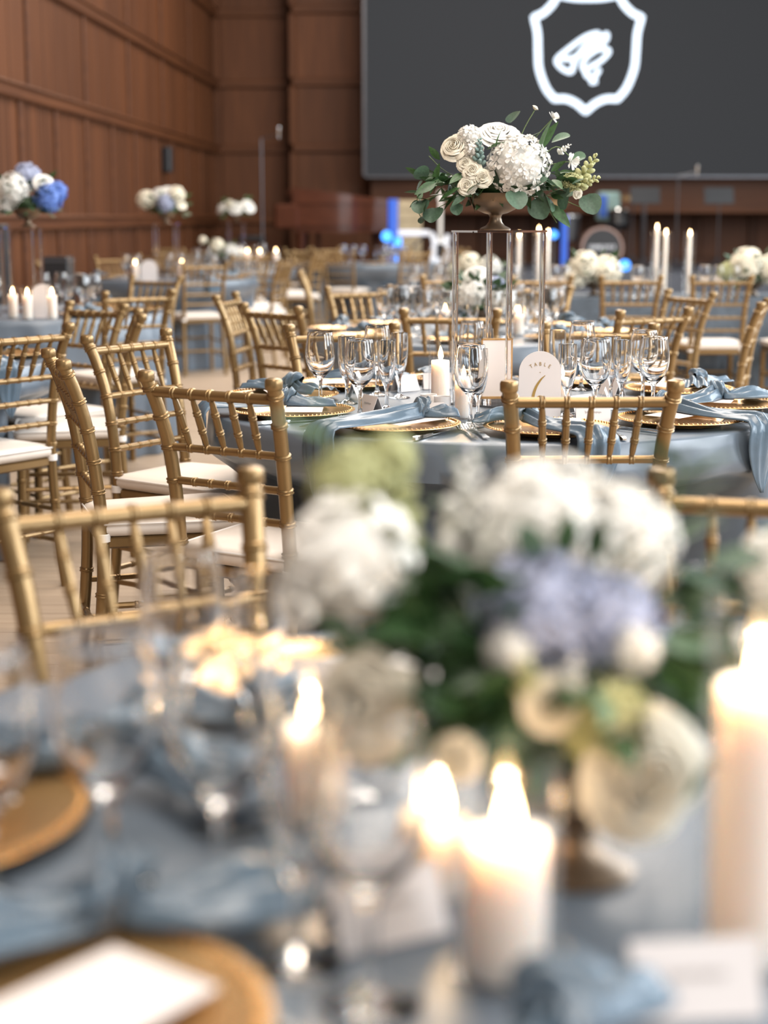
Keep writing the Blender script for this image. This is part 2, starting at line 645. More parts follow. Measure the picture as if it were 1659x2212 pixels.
# ------------------------------------------------------------------ gold bamboo-style chairs
RING = [(-0.0065, 1.0), (-0.0055, 1.17), (-0.0035, 1.24), (-0.0018, 1.12), (0.0018, 1.12), (0.0035, 1.24), (0.0055, 1.17), (0.0065, 1.0)]


def polyline(pts, n=6):
    return smooth_path(pts, n)


def bamboo(pts, r, rings, seg=10, taper=None):
    """rod along pts with double-ridged rings at fractions `rings`; taper(f) scales the radius"""
    pts = [Vector(p) for p in pts]
    cum = [0]
    for a, b in zip(pts, pts[1:]):
        cum.append(cum[-1] + (b - a).length)
    T = cum[-1]

    def at(s):
        s = max(0, min(T, s))
        for i in range(len(pts) - 1):
            if s <= cum[i + 1] or i == len(pts) - 2:
                k = (s - cum[i]) / max(1e-9, cum[i + 1] - cum[i])
                return pts[i].lerp(pts[i + 1], k)
    st = [(c, 1.0) for c in cum]
    for f in rings:
        st = [x for x in st if abs(x[0] - f * T) > 0.0075 or x[0] in (0, T)]
        st += [(f * T + d, k) for d, k in RING if 0 <= f * T + d <= T]
    if taper:
        for i in range(1, 8):
            s = T * i / 8
            if all(abs(s - f * T) > 0.009 for f in rings):
                st.append((s, 1.0))
    st.sort()
    P, R_ = [], []
    for s, k in st:
        if P and (at(s) - P[-1]).length < 1e-5:
            continue
        P.append(at(s))
        R_.append(r * k * (taper(s / T) if taper else 1))
    return MB().tube(P, R_, seg)


def make_chair():
    root = empty('chiavari_chair')
    prof = [(0.172, -0.225, 0.0), (0.166, -0.195, 0.25), (0.162, -0.185, 0.45), (0.161, -0.196, 0.60),
            (0.165, -0.216, 0.734), (0.174, -0.245, 0.835), (0.183, -0.272, 0.900)]
    zs = [0.17, 0.30, 0.50, 0.573, 0.652, 0.734, 0.808, 0.878]
    for s in (-1, 1):
        pts = smooth_path([(s * a, b, c) for a, b, c in prof], 4)
        cum = [0]
        for a, b in zip(pts, pts[1:]):
            cum.append(cum[-1] + (b - a).length)
        fr = []
        for z in zs:
            i = next(i for i in range(len(pts) - 1) if pts[i + 1].z >= z)
            k = (z - pts[i].z) / (pts[i + 1].z - pts[i].z)
            fr.append((cum[i] + k * (cum[i + 1] - cum[i])) / cum[-1])
        post = bamboo(pts, 0.0165, fr, 12).build('back_post', 'gold', root)
        MB().lathe([(0, 0), (0.0175, 0.0), (0.0205, 0.004), (0.0205, 0.020), (0.018, 0.025), (0.010, 0.0275), (0, 0.028)], 14).build(
            'finial', 'gold', post, loc=(s * 0.183, -0.272, 0.892))
        bamboo([(s * 0.186, 0.196, 0), (s * 0.182, 0.186, 0.22), (s * 0.180, 0.182, 0.425)], 0.0165, [0.40, 0.72], 12).build('front_leg', 'gold', root)
        for z, f in ((0.16, 0.5), (0.27, 0.5)):
            bamboo([(s * 0.165, -0.20, z), (s * 0.183, 0.188, z)], 0.0085, [0.25, 0.5, 0.75], 8).build('side_stretcher', 'gold', root)

    def half(z):
        for a, b in zip(prof, prof[1:]):
            if a[2] <= z <= b[2]:
                k = (z - a[2]) / (b[2] - a[2])
                return a[0] + k * (b[0] - a[0]), a[1] + k * (b[1] - a[1])
    fr5 = [0.5 + 0.152 * k for k in (-2, -1, 0, 1, 2)]
    hx, hy = half(0.868)
    bamboo([(-hx, hy, 0.868), (0, hy - 0.006, 0.868), (hx, hy, 0.868)], 0.0125, fr5, 10).build('top_rail', 'gold', root)
    for z in (0.734, 0.652, 0.573):
        ax, ay = half(z)
        bamboo([(-ax, ay, z), (ax, ay, z)], 0.0095, fr5, 10).build('back_rail', 'gold', root)
    ax, ay = half(0.734)
    for f in fr5:
        x0, x1 = -ax + 2 * ax * f, -hx + 2 * hx * f
        bamboo([(x0, ay, 0.738), (x1, hy - 0.005, 0.862)], 0.0088, [0.33, 0.68], 8,
               taper=lambda t: 0.55 + 0.45 * math.sin(PI * min(1, max(0, t))) ** 0.5).build('spindle', 'gold', root)
    # seat frame: trapezoid ring with rounded front
    def trap(g, z, n=6):
        out = []
        cs = [(-0.205 + g, 0.205 - g), (0.205 - g, 0.205 - g), (0.172 - g, -0.195 + g), (-0.172 + g, -0.195 + g)]
        rr = 0.03
        for i in range(4):
            c = Vector(cs[i])
            a = (Vector(cs[i - 1]) - c).normalized()
            b = (Vector(cs[(i + 1) % 4]) - c).normalized()
            for k in range(n + 1):
                t = k / n
                p = (c + a * rr) * (1 - t) ** 2 + c * 2 * t * (1 - t) + (c + b * rr) * t * t
                out.append((p.x, p.y, z))
        return out
    MB().loft([trap(0.012, 0.422), trap(0.004, 0.428), trap(0.004, 0.448), trap(0.010, 0.453)]).build('seat_frame', 'gold', root)
    cu = MB()
    cu.loft([trap(0.014, 0.4535), trap(0.003, 0.458), trap(-0.003, 0.468), trap(-0.003, 0.480), trap(0.004, 0.490), trap(0.022, 0.4965),
             trap(0.06, 0.501), trap(0.12, 0.503)])
    cush = cu.build('cushion', 'cushion', root, angle=80)
    MB().tube(trap(-0.004, 0.488) + trap(-0.004, 0.488)[:1], 0.003, 6).build('piping', 'strap', cush)
    for s in (-1, 1):
        MB().lathe([(0.0172, -0.011), (0.0195, -0.010), (0.0198, 0.010), (0.0172, 0.011)], 12, c=(s * 0.162, -0.185, 0.452)).build('strap', 'strap', cush)
    for z in (0.17, 0.28):
        bamboo([(-0.184, 0.190, z), (0.184, 0.190, z)], 0.0085, [0.25, 0.5, 0.75], 8).build('front_stretcher', 'gold', root)
    bamboo([(-0.168, -0.205, 0.20), (0.168, -0.205, 0.20)], 0.0085, [0.25, 0.5, 0.75], 8).build('back_stretcher', 'gold', root)
    return root


CH = Proto(make_chair())
chairs_at = {}


def chair(table, mx, my, fx, fy, label, group=None):
    l = math.hypot(fx, fy)
    fx, fy = fx / l, fy / l
    ox, oy = mx + 0.272 * fx, my + 0.272 * fy
    chairs_at.setdefault(table, []).append((ox, oy, fx, fy))
    return CH.place((ox, oy, 0), ang((fx, fy)), label, 'chair', group)


# foreground table
T0 = (0.22, 1.24)
chair('t0', -0.35, 2.17, 0.50, -0.86, 'gold chair facing the low blue and white bouquet, across from its knotted napkins')
chair('t0', 0.57, 2.20, -0.30, -0.95, 'gold chair right behind the low blue and white bouquet')
# table six
T1 = (0.32, 4.50)
chair('t1', 0.457, 3.50, -0.02, 1, 'gold chair with its back in front of the arched TABLE 6 sign')
chair('t1', -0.40, 3.635, 0.526, 0.85, 'gold chair angled toward the TABLE 6 cloth, its white strap knotted low')
chair('t1', -0.86, 4.195, 0.95, 0.30, 'gold chair seen edge-on beside the table with the tall white bouquet')
chair('t1', -0.80, 5.01, 0.84, -0.54, 'gold chair turned sideways between two others at the tall white bouquet table')
chair('t1', -0.14, 5.40, 0.28, -0.95, 'gold chair across TABLE 6 behind the wine glasses and knotted napkins')
chair('t1', 0.73, 5.45, -0.16, -0.98, 'gold chair across TABLE 6 directly behind the cluster of glasses')
# side table with blue hanging cloth
T2 = (-2.0, 5.9)
chair('t2', -1.175, 5.30, -0.81, 0.585, 'gold chair pulled up to the pale lit side of the blue cloth')
chair('t2', -0.93, 6.13, -0.98, -0.18, 'gold chair edge-on with plump ivory seat toward the lit blue cloth')
chair('t2', -1.21, 6.78, -0.67, -0.74, 'gold chair whose spindles stand before the tall blue hydrangea bouquet table')
# table behind table six
T3 = (0.40, 7.35)
G3 = 'chairs around the table behind TABLE 6'
chair('t3', 0.26, 6.30, 0.08, 1, 'gold chair with its back to the tall clear stand, at the next table')
chair('t3', 1.06, 6.30, -0.57, 0.82, 'gold chair slanted behind the tallest glasses of TABLE 6')
chair('t3', 1.64, 6.95, -0.95, 0.30, 'gold chair edge-on beside the dark floor-length head table cloth')
chair('t3', 1.49, 7.85, -0.90, -0.42, 'gold chair facing the low white bouquet, back to the head table')
chair('t3', 0.80, 8.45, -0.36, -0.93, 'gold chair beyond the low white bouquet behind TABLE 6')
chair('t3', -0.13, 8.40, 0.47, -0.88, 'gold chair facing forward beyond the glasses of the low bouquet table')
chair('t3', -0.74, 7.55, 0.98, -0.15, 'gold chair edge-on with bright top rail at the low bouquet table')
chair('t3', -0.465, 6.60, 0.75, 0.66, 'gold chair slanted toward the low bouquet table, dark spindles facing out')
# left tall arrangement table
T4 = (-2.0, 8.95)
chair('t4', -1.20, 7.90, -0.60, 0.80, 'gold chair at the table with the tall bright blue hydrangea bouquet')
chair('t4', -1.40, 9.92, -0.50, -0.86, 'gold chair on the far side of the tall bright blue hydrangea bouquet')
chair('t4', -2.62, 9.85, 0.50, -0.86, 'gold chair behind the candles under the tall bright blue hydrangea bouquet')
# tables further down the hall
T5 = (-1.87, 13.95)
G5 = 'chairs around the second tall bouquet table'
for mx, my, lab in ((-1.43, 12.95, 'distant gold chair with its back turned before the tall white bouquet table'), (-2.72, 13.15, 'distant gold chair beside the black equipment case'),
                    (-2.88, 14.2, 'distant gold chair squeezed between panelled wall and tall white bouquet table'), (-2.50, 15.0, 'distant gold chair past the tall white bouquet table, closest to the wall'),
                    (-0.82, 13.65, 'distant gold chair beside the pale lit drape of the tall white bouquet table'), (-1.0, 14.85, 'distant gold chair just past the pale lit drape of the tall white bouquet table'),
                    (-1.75, 15.1, 'distant gold chair directly behind the clear stand of the tall white bouquet')):
    chair('t5', mx, my, T5[0] - mx, T5[1] - my, lab, G5)
T6 = (-1.78, 19.6)
T7 = (-1.70, 16.75)
T8 = (-0.15, 18.6)
for T, key, angs, lab, grp in (
        (T7, 't7', (-1.2, -0.25, 0.7, 2.2, 4.2), 'gold chair at the distant table with low white and green bouquet', 'chairs around the distant low bouquet table'),
        (T6, 't6', (-1.9, -0.8, 1.5, 2.6), 'gold chair at the small tall bouquet table near the stage', 'chairs around the tall bouquet table near the stage'),
        (T8, 't8', (-1.9, -1.1, -0.3, 0.5, 1.3, 2.1), 'gold chair at the bare blue table in front of the piano', 'chairs around the table before the piano')):
    for a in angs:
        chair(key, T[0] + 1.1 * math.cos(a), T[1] + 1.1 * math.sin(a), -math.cos(a), -math.sin(a), lab, grp)
# head table
GH = 'chairs along the head table'
for x, lab in ((0.42, 'seen between the clear stand legs'), (0.97, 'under the tapers behind the clear stand'), (1.52, 'under the cream bouquet before the drum'),
               (2.08, 'under the tapers between the cream bouquets'), (2.64, 'under the farther cream bouquet')):
    chair('h', x, 9.94, random.uniform(-0.03, 0.03), 1, 'gold chair at the head table ' + lab, GH)
chair('h', -0.56, 10.85, 1, 0.02, 'gold chair at the open end of the long head table')


# ------------------------------------------------------------------ tables under cloths
def round_cloth(C, R, key, seg=220, rows=22, seed=0, zt=0.75):
    rng = random.Random(seed)
    ph = [rng.uniform(0, 2 * PI) for _ in range(8)]
    dents = []
    for ox, oy, fx, fy in chairs_at.get(key, []):
        d = math.hypot(ox - C[0], oy - C[1])
        th = math.atan2(oy - C[1], ox - C[0])
        cs = [(ox + 0.212 * fx + k * fy, oy + 0.212 * fy - k * fx) for k in (-0.215, -0.1, 0, 0.1, 0.215)]
        dents.append((th, min(math.hypot(p[0] - C[0], p[1] - C[1]) for p in cs) - 0.012))
    b = MB()
    vs = [(0, 0, zt)]
    prof = [(0.25, 0), (0.5, 0), (0.75, 0), (0.9, 0), (0.97, 0), (0.995, 0.0015), (1.0, 0.006)]
    rings = []
    for f, dz in prof:
        rings.append([(R * f * math.cos(2 * PI * i / seg), R * f * math.sin(2 * PI * i / seg), zt - dz) for i in range(seg)])
    for k in range(1, rows + 1):
        t = k / rows
        z = (zt - 0.006) * (1 - t) + 0.004
        loop = []
        for i in range(seg):
            th = 2 * PI * i / seg
            fold = (math.sin(th * 13 + ph[0] + 0.6 * math.sin(3 * th + ph[1])) * 0.5 + 0.35 * math.sin(th * 23 + ph[2] + 0.9 * math.sin(2 * th + ph[3])) +
                    0.25 * math.sin(th * 37 + ph[4]))
            amp = 0.052 * t ** 0.8
            r = R + 0.010 * min(1, t * 6) + 0.045 * t + amp * fold
            for tc, rmin in dents:
                if rmin < R + 0.09:
                    da = (th - tc + PI) % (2 * PI) - PI
                    lat = abs(da) * rmin
                    kk = 1 - min(1, max(0, (lat - 0.265) / 0.12))
                    kz = min(1, max(0, (0.66 - z) / 0.12))
                    kk = kk * kk * (3 - 2 * kk)
                    kz = kz * kz * (3 - 2 * kz)
                    r = r * (1 - kk * kz) + min(r, rmin - 0.012 + 0.4 * amp * fold) * kk * kz
            loop.append((r * math.cos(th), r * math.sin(th), z))
        rings.append(loop)
    n0 = 1
    for rr in rings:
        vs += rr
    fs = [(0, 1 + i, 1 + (i + 1) % seg) for i in range(seg)]
    for a in range(len(rings) - 1):
        for i in range(seg):
            j = (i + 1) % seg
            fs.append((n0 + a * seg + i, n0 + (a + 1) * seg + i, n0 + (a + 1) * seg + j, n0 + a * seg + j))
    b.add(vs, fs)
    return b


def round_table(C, R, key, label, group=None, hi=True, seed=0):
    t = empty('banquet_table', (C[0], C[1], 0))
    tag(t, label, 'table', group)
    round_cloth(C, R, key, 240 if hi else 120, 24 if hi else 10, seed).build('tablecloth', 'cloth', t, angle=75)
    MB().lathe([(0, 0.715), (R - 0.006, 0.715), (R - 0.004, 0.744), (0, 0.745)], 48).build('tabletop', 'plank_base', t)
    for k in range(4):
        a = PI / 4 + k * PI / 2
        MB().tube([(0.26 * math.cos(a), 0.26 * math.sin(a), 0), (0.26 * math.cos(a), 0.26 * math.sin(a), 0.714)], 0.014, 8).build('leg', 'dark_metal', t)
    return t


R0, R1 = 0.80, 0.81
round_table(T0, R0, 't0', 'round table in dusty blue cloth under the low blue and white bouquet', seed=1)
round_table(T1, R1, 't1', 'round table in dusty blue cloth carrying the TABLE 6 sign', seed=2)
round_table(T2, 0.78, 't2', 'round table whose blue cloth side is lit pale', seed=3)
round_table(T3, 0.80, 't3', 'round table in blue cloth behind TABLE 6 with low white bouquet', seed=4)
round_table(T4, 0.80, 't4', 'round table in blue cloth under the tall bright blue hydrangea bouquet', seed=5)
round_table(T5, 0.78, 't5', 'distant round table in blue cloth under a tall white bouquet', hi=False, seed=6)
round_table(T7, 0.78, 't7', 'distant round table in blue cloth with low white and green bouquet', hi=False, seed=7)
round_table(T6, 0.78, 't6', 'round table in blue cloth near the stage under the smallest tall bouquet', hi=False, seed=8)
round_table(T8, 0.78, 't8', 'round table in blue cloth right in front of the piano', hi=False, seed=9)

# long head table
HX0, HX1, HY0, HY1 = -0.02, 3.6, 10.50, 11.26
ht = empty('head_table', ((HX0 + HX1) / 2, (HY0 + HY1) / 2, 0))
tag(ht, 'long head table in floor-length dark slate blue cloth', 'table')


def rect_cloth(a, b_, seg=260, rows=10):
    rng = random.Random(5)
    per = 4 * (a + b_)
    loops = []

    def pt(s, off):
        s = s % per
        A, B = 2 * a, 2 * b_
        if s < A:
            return (-a + s, -b_ - off)
        s -= A
        if s < B:
            return (a + off, -b_ + s)
        s -= B
        if s < A:
            return (a - s, b_ + off)
        s -= A
        return (-a - off, b_ - s)
    for k in range(rows + 1):
        t = k / rows
        z = 0.746 * (1 - t) + 0.004
        lp = []
        for i in range(seg):
            s = per * i / seg
            off = 0.008 + 0.02 * t + 0.022 * t * (math.sin(s * 21) + 0.6 * math.sin(s * 37 + 1))
            x, y = pt(s, off)
            lp.append((x, y, z))
        loops.append(lp)
    m = MB()
    m.loft(loops, cap=False)
    k = len(m.v)
    m.f.append(tuple(range(seg)))
    return m


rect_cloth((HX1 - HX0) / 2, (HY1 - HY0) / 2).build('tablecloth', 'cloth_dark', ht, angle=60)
MB().box(-(HX1 - HX0) / 2, (HX1 - HX0) / 2, -0.37, 0.37, 0.71, 0.745).build('tabletop', 'plank_base', ht, False)
for sx in (-1.6, 1.6):
    for sy in (-0.3, 0.3):
        MB().tube([(sx, sy, 0), (sx, sy, 0.71)], 0.016, 8).build('leg', 'dark_metal', ht)

# ------------------------------------------------------------------ glasses, plates, napkins, cutlery, cards
TZ = 0.751


def glass_proto(name, outer, inner, seg, material, label=''):
    prof = [(0, 0)] + outer + inner[::-1]
    return Proto(MB().lathe(prof, seg).build(name, material, angle=50))


gob_out = [(0.034, 0.0), (0.036, 0.0012), (0.034, 0.0028), (0.022, 0.0048), (0.010, 0.0085), (0.0062, 0.016), (0.0050, 0.032), (0.0048, 0.055), (0.0060, 0.071), (0.0105, 0.080),
           (0.021, 0.090), (0.0315, 0.103), (0.0385, 0.119), (0.0415, 0.137), (0.0412, 0.155), (0.0388, 0.175), (0.0355, 0.196), (0.0343, 0.205), (0.0338, 0.2058)]
gob_in = [(0, 0.089), (0.008, 0.0895), (0.018, 0.094), (0.0285, 0.1055), (0.0362, 0.1205), (0.0398, 0.1375), (0.0396, 0.155), (0.0373, 0.175), (0.0341, 0.196), (0.0330, 0.205)]
flu_out = [(0.030, 0.0), (0.032, 0.0012), (0.030, 0.0028), (0.018, 0.0048), (0.008, 0.009), (0.0052, 0.018), (0.0044, 0.040), (0.0050, 0.056), (0.0085, 0.066),
           (0.0150, 0.080), (0.0205, 0.097), (0.0240, 0.118), (0.0254, 0.140), (0.0252, 0.165), (0.0240, 0.187), (0.0236, 0.1898)]
flu_in = [(0, 0.072), (0.006, 0.0735), (0.0125, 0.083), (0.0182, 0.099), (0.0222, 0.119), (0.0237, 0.140), (0.0236, 0.165), (0.0226, 0.187), (0.0224, 0.189)]
GOB = glass_proto('water_goblet', gob_out, gob_in, 40, 'crystal')
FLU = glass_proto('champagne_flute', flu_out, flu_in, 36, 'crystal')
GOBF = glass_proto('water_goblet', gob_out, gob_in, 18, 'crystal')
FLUF = glass_proto('champagne_flute', flu_out, flu_in, 16, 'crystal')


def charger_root(hi):
    root = empty('charger_plate')
    seg = 72 if hi else 36
    MB().lathe([(0, 0.0045), (0.09, 0.0045), (0.104, 0.0065), (0.112, 0.0125), (0.150, 0.0165), (0.160, 0.0185), (0.165, 0.0185), (0.1655, 0.0172), (0.160, 0.0155)], seg).build(
        'plate_face', 'charger', root, angle=60)
    MB().lathe([(0.160, 0.0154), (0.150, 0.0135), (0.112, 0.0098), (0.104, 0.001), (0.09, 0.0), (0, 0.0)], seg).build('plate_underside', 'charger', root)
    if hi:
        b = MB()
        for k in range(84):
            a = 2 * PI * k / 84
            b.sphere((0.1555 * math.cos(a), 0.1555 * math.sin(a), 0.0182), 0.0032, 6, 4)
        tag(b.build('beaded_rim', 'charger', root), kind='stuff')
    return root


CHG = Proto(charger_root(True))
CHGF = Proto(charger_root(False))


def napkin_root(seed, drop, L1=0.20, L2=0.17, hang=0.16, hi=True, bend=0.0):
    """knotted napkin lying along x; the -x tail may hang over a table edge that lies `drop` metres away"""
    rng = random.Random(seed)
    root = empty('knotted_napkin')

    def tail(sgn, L, hang_at, hang_len, ph, bnd=0.0):
        nu, nv = (30, 26) if hi else (14, 12)
        tot = L + (hang_len if hang_at is not None else 0)

        def fn(u, v):
            s = u * tot
            t = v * 2 - 1
            g = min(1, s / 0.13)
            w_ = 0.014 + 0.034 * g ** 0.7 + 0.010 * u
            tip = 1.0
            if hang_at is not None and s > hang_at:
                e = (s - hang_at) / max(0.01, tot - hang_at)
                w_ *= 1 + 0.35 * math.sin(min(1, e * 2.2) * PI / 2) - 1.25 * e ** 2.2
                w_ = max(w_, 0.001)
            elif hang_at is None:
                tip = 1 - 0.6 * max(0, u - 0.75) * 4 * (0.5 + 0.5 * t)
            env = math.cos(t * PI / 2) ** 0.5 if abs(t) < 1 else 0
            body = (0.034 - 0.012 * g) * env * (0.75 + 0.25 * math.sin(u * 6 + ph))
            pleat = 0.0065 * (1 - 0.3 * g) * math.sin(t * PI * 3.2 + ph + 1.5 * math.sin(u * 3 + ph)) + 0.003 * math.sin(t * 13 + u * 9 + ph)
            h = max(0.0015, body * tip + pleat * env + 0.003)
            y = w_ * t + 0.014 * math.sin(u * 3.2 + ph)
            x, z = s, h
            if hang_at is not None and s > hang_at:
                e = s - hang_at
                rad = 0.018
                hh = h * max(0.25, 1 - e * 5)
                if e < rad * PI / 2:
                    a = e / rad
                    x = hang_at + rad * math.sin(a) + hh * math.sin(a)
                    z = -rad * (1 - math.cos(a)) + hh * math.cos(a)
                else:
                    x = hang_at + rad + hh
                    z = -(e - rad * PI / 2) - rad
            if bnd:
                k = bnd * min(1, s / 0.08)
                x, y = x * math.cos(k) - y * math.sin(k), x * math.sin(k) + y * math.cos(k)
            return (sgn * x, sgn * y, z)
        return MB().grid(fn, nu, nv)

    b = tail(-1, L1, drop, hang if drop is not None else 0, rng.uniform(0, 6))
    b2 = tail(1, L2, None, 0, rng.uniform(0, 6), bend)
    for m, nm in ((b, 'hanging_tail' if drop is not None else 'tail'), (b2, 'tail')):
        o = m.build(nm, 'napkin', root, angle=180)
        so = o.modifiers.new('cloth_thickness', 'SOLIDIFY')
        so.thickness = 0.0014
    # the knot: a pleated band wrapped around the gathered middle
    kb = MB()
    n1, n2 = (36, 18) if hi else (14, 7)

    def kf(u, v):
        a = u * 2 * PI
        t = v * 2 - 1
        r = 0.025 * (1 - 0.5 * t * t) + 0.0032 * math.sin(t * 10 + 2.2 * math.sin(a)) + 0.003 * math.sin(a * 3 + t * 4)
        return (0.025 * t + 0.014 * math.sin(a + 0.5), r * math.cos(a) * 1.15, 0.027 + r * math.sin(a))
    kb.grid(kf, n1, n2)
    kb.build('knot', 'napkin', root, angle=180)
    return root


def fork_mesh():
    b = MB()
    def hw(s):
        return 0.0035 if s > 0.075 else 0.0075 - 0.004 * s / 0.075
    loops = []
    for k in range(9):
        s = k / 8 * 0.125
        wd = 0.0085 - 0.0050 * (k / 8) ** 0.6
        z = 0.003 + 0.003 * math.sin(PI * k / 8)
        loops.append([(-wd, s, z), (wd, s, z), (wd, s, z + 0.0022), (-wd, s, z + 0.0022)])
    for s, wd, z in ((0.138, 0.007, 0.004), (0.148, 0.0115, 0.003), (0.158, 0.0125, 0.0032)):
        loops.append([(-wd, s, z), (wd, s, z), (wd, s, z + 0.0018), (-wd, s, z + 0.0018)])
    b.loft(loops)
    for i in range(4):
        x = -0.0105 + i * 0.007
        b.loft([[(x - 0.0018, s, z), (x + 0.0018, s, z), (x + 0.0014, s, z + 0.0018), (x - 0.0014, s, z + 0.0018)]
                for s, z in ((0.157, 0.0032), (0.175, 0.006), (0.190, 0.009), (0.203, 0.011))])
    return b.mesh('dinner_fork', 'silver', True, 40)


def knife_parts():
    root = empty('table_knife')
    b = MB()
    b.loft([[(-w_, s, 0.001), (w_, s, 0.001), (w_ * 0.8, s, 0.001 + h), (-w_ * 0.8, s, 0.001 + h)]
            for s, w_, h in ((0, 0.005, 0.005), (0.006, 0.0075, 0.008), (0.04, 0.007, 0.0078), (0.09, 0.0062, 0.007), (0.10, 0.0045, 0.006))])
    b.build('handle', 'silver', root)
    b = MB()
    b.loft([[(x0, s, 0.002), (x1, s, 0.0025), (x1, s, 0.0042), (x0, s, 0.0042)]
            for s, x0, x1 in ((0.098, -0.0045, 0.0045), (0.11, -0.006, 0.008), (0.16, -0.006, 0.0095), (0.205, -0.006, 0.008), (0.225, -0.005, -0.003))])
    b.build('blade', 'silver', root)
    return root


FORK = Proto(inst('dinner_fork', fork_mesh()))
KNIFE = Proto(knife_parts())


def place_card_root():
    root = empty('place_card')
    a = math.radians(68)
    h, wd = 0.052, 0.044
    for s in (-1, 1):
        b = MB()
        b.box(-wd, wd, -0.0005, 0.0005, 0, h)
        b.xf(Matrix.Rotation(s * (PI / 2 - a), 4, 'X'))
        zmin = min(v[2] for v in b.v)
        dy = math.cos(a) * h
        b.xf(Matrix.Translation((0, s * dy, -zmin)))
        b.build('card_face', 'card', root, False)
    pts = []
    for k in range(60):
        t = k / 59
        gap = 0.003 if 0.42 < t < 0.5 else 0
        x = -0.021 + 0.042 * t
        zz = 0.028 + (0.0042 if (k // 2) % 5 == 0 or k < 4 else 0.0022) * math.sin(k * 1.7)
        y = -math.cos(a) * (h - zz / math.sin(a)) - 0.0012
        pts.append((x, y, zz))
    MB().tube(pts, 0.00022, 4).build('script_name', 'ink', root)
    return root


PCARD = Proto(place_card_root())


def menu_root():
    root = empty('menu_card')
    MB().box(-0.050, 0.050, -0.092, 0.092, 0, 0.0012).build('sheet', 'card', root, False)
    return root


MENU = Proto(menu_root())


def pillar_root(name, r, h, flame=True, lamp=0.0, tapered=False):
    root = empty(name)
    MB().lathe([(0, 0), (r * 0.97, 0), (r, 0.002), (r, h - 0.004), (r * 0.95, h), (r * 0.75, h - 0.002), (r * 0.3, h - 0.006), (0, h - 0.006)], 32 if r > 0.02 else 16).build('wax_body', 'wax', root, angle=60)
    MB().tube([(0, 0, h - 0.007), (0.0008, 0, h + 0.004), (0.002, 0, h + 0.009)], 0.0009, 6).build('wick', 'wick', root)
    if flame:
        MB().lathe([(0, 0.0), (0.004, 0.002), (0.0066, 0.007), (0.0072, 0.012), (0.0060, 0.019), (0.0038, 0.027), (0.0014, 0.034), (0, 0.037)], 12).build(
            'flame', 'flame', root, loc=(0.001, 0, h + 0.001))
    if lamp:
        d = bpy.data.lights.new('candlelight', 'POINT')
        d.energy = lamp
        d.color = (1.0, 0.68, 0.40)
        d.shadow_soft_size = 0.003
        o = bpy.data.objects.new('candlelight', d)
        COL.objects.link(o)
        o.parent = root
        o.location = (0.001, 0, h + 0.018)
    return root


def cylinder_mesh(r, h, seg=40):
    return MB().lathe([(0, 0.003), (r - 0.0025, 0.003), (r - 0.0025, h), (r, h + 0.0008), (r, 0.0015), (r - 0.001, 0), (0, 0)], seg).mesh('glass_cylinder', 'cyl_glass', True, 45)


def candle(x, y, r, h, label, glass_r=None, glass_h=None, glabel=None, z=TZ, lamp=0.0, group=None, ggroup=None, name='pillar_candle', flame=True):
    zz = z + (0.0035 if glass_r else 0)
    c = pillar_root(name, r, h, flame, lamp)
    c.location = (x, y, zz)
    tag(c, label, 'candle', group)
    if glass_r:
        g = inst('glass_cylinder', cylinder_mesh(glass_r, glass_h), None, (x, y, z))
        tag(g, glabel, 'candle holder', ggroup)
    return c


# ------------------------------------------------------------------ flowers
def rose_mesh(material, seed=0, openness=1.0, detail=6):
    """unit-radius rose opening toward +Z; overlapping cupped petals with rolled lips"""
    rng = random.Random(seed)
    b = MB()
    NL = 8
    for l in range(NL):
        f = l / (NL - 1)
        n = (2, 3, 3, 4, 4, 5, 5, 6)[l]
        R_ = 0.10 + 0.68 * f ** 0.9
        h = 1.02 - 0.42 * f * f * openness
        lip = (0.05 + 0.24 * f * f) * openness
        o = rng.uniform(0, 6)
        for k in range(n):
            a0 = o + 2 * PI * k / n + rng.uniform(-0.15, 0.15)
            span = PI / n * 1.30
            hh = h * rng.uniform(0.94, 1.05)
            lp = lip * rng.uniform(0.8, 1.25)
            ph = rng.uniform(0, 6)

            def fn(u, v):
                a = u * 2 - 1
                c = min(1.0, v / 0.80)
                r = R_ * (0.30 + 0.70 * math.sin(c * PI / 2) ** 0.8)
                top = 1 - 0.16 * abs(a) ** 2.5
                z = hh * c * top
                if v > 0.80:
                    e = (v - 0.80) / 0.20
                    r += lp * (1 - math.cos(e * PI * 0.62)) * 0.62
                    z += hh * 0.07 * math.sin(e * PI * 0.9) - lp * 0.25 * e * e
                r *= 1 + 0.05 * a + 0.015 * math.sin(a * 6 + ph) * v
                th = a0 + a * span * (0.5 + 0.5 * min(1, v * 1.8))
                return (r * math.cos(th), r * math.sin(th), z - 0.62)
            b.grid(fn, detail, detail + 3)
    return b.mesh('rose', material, True, 180)


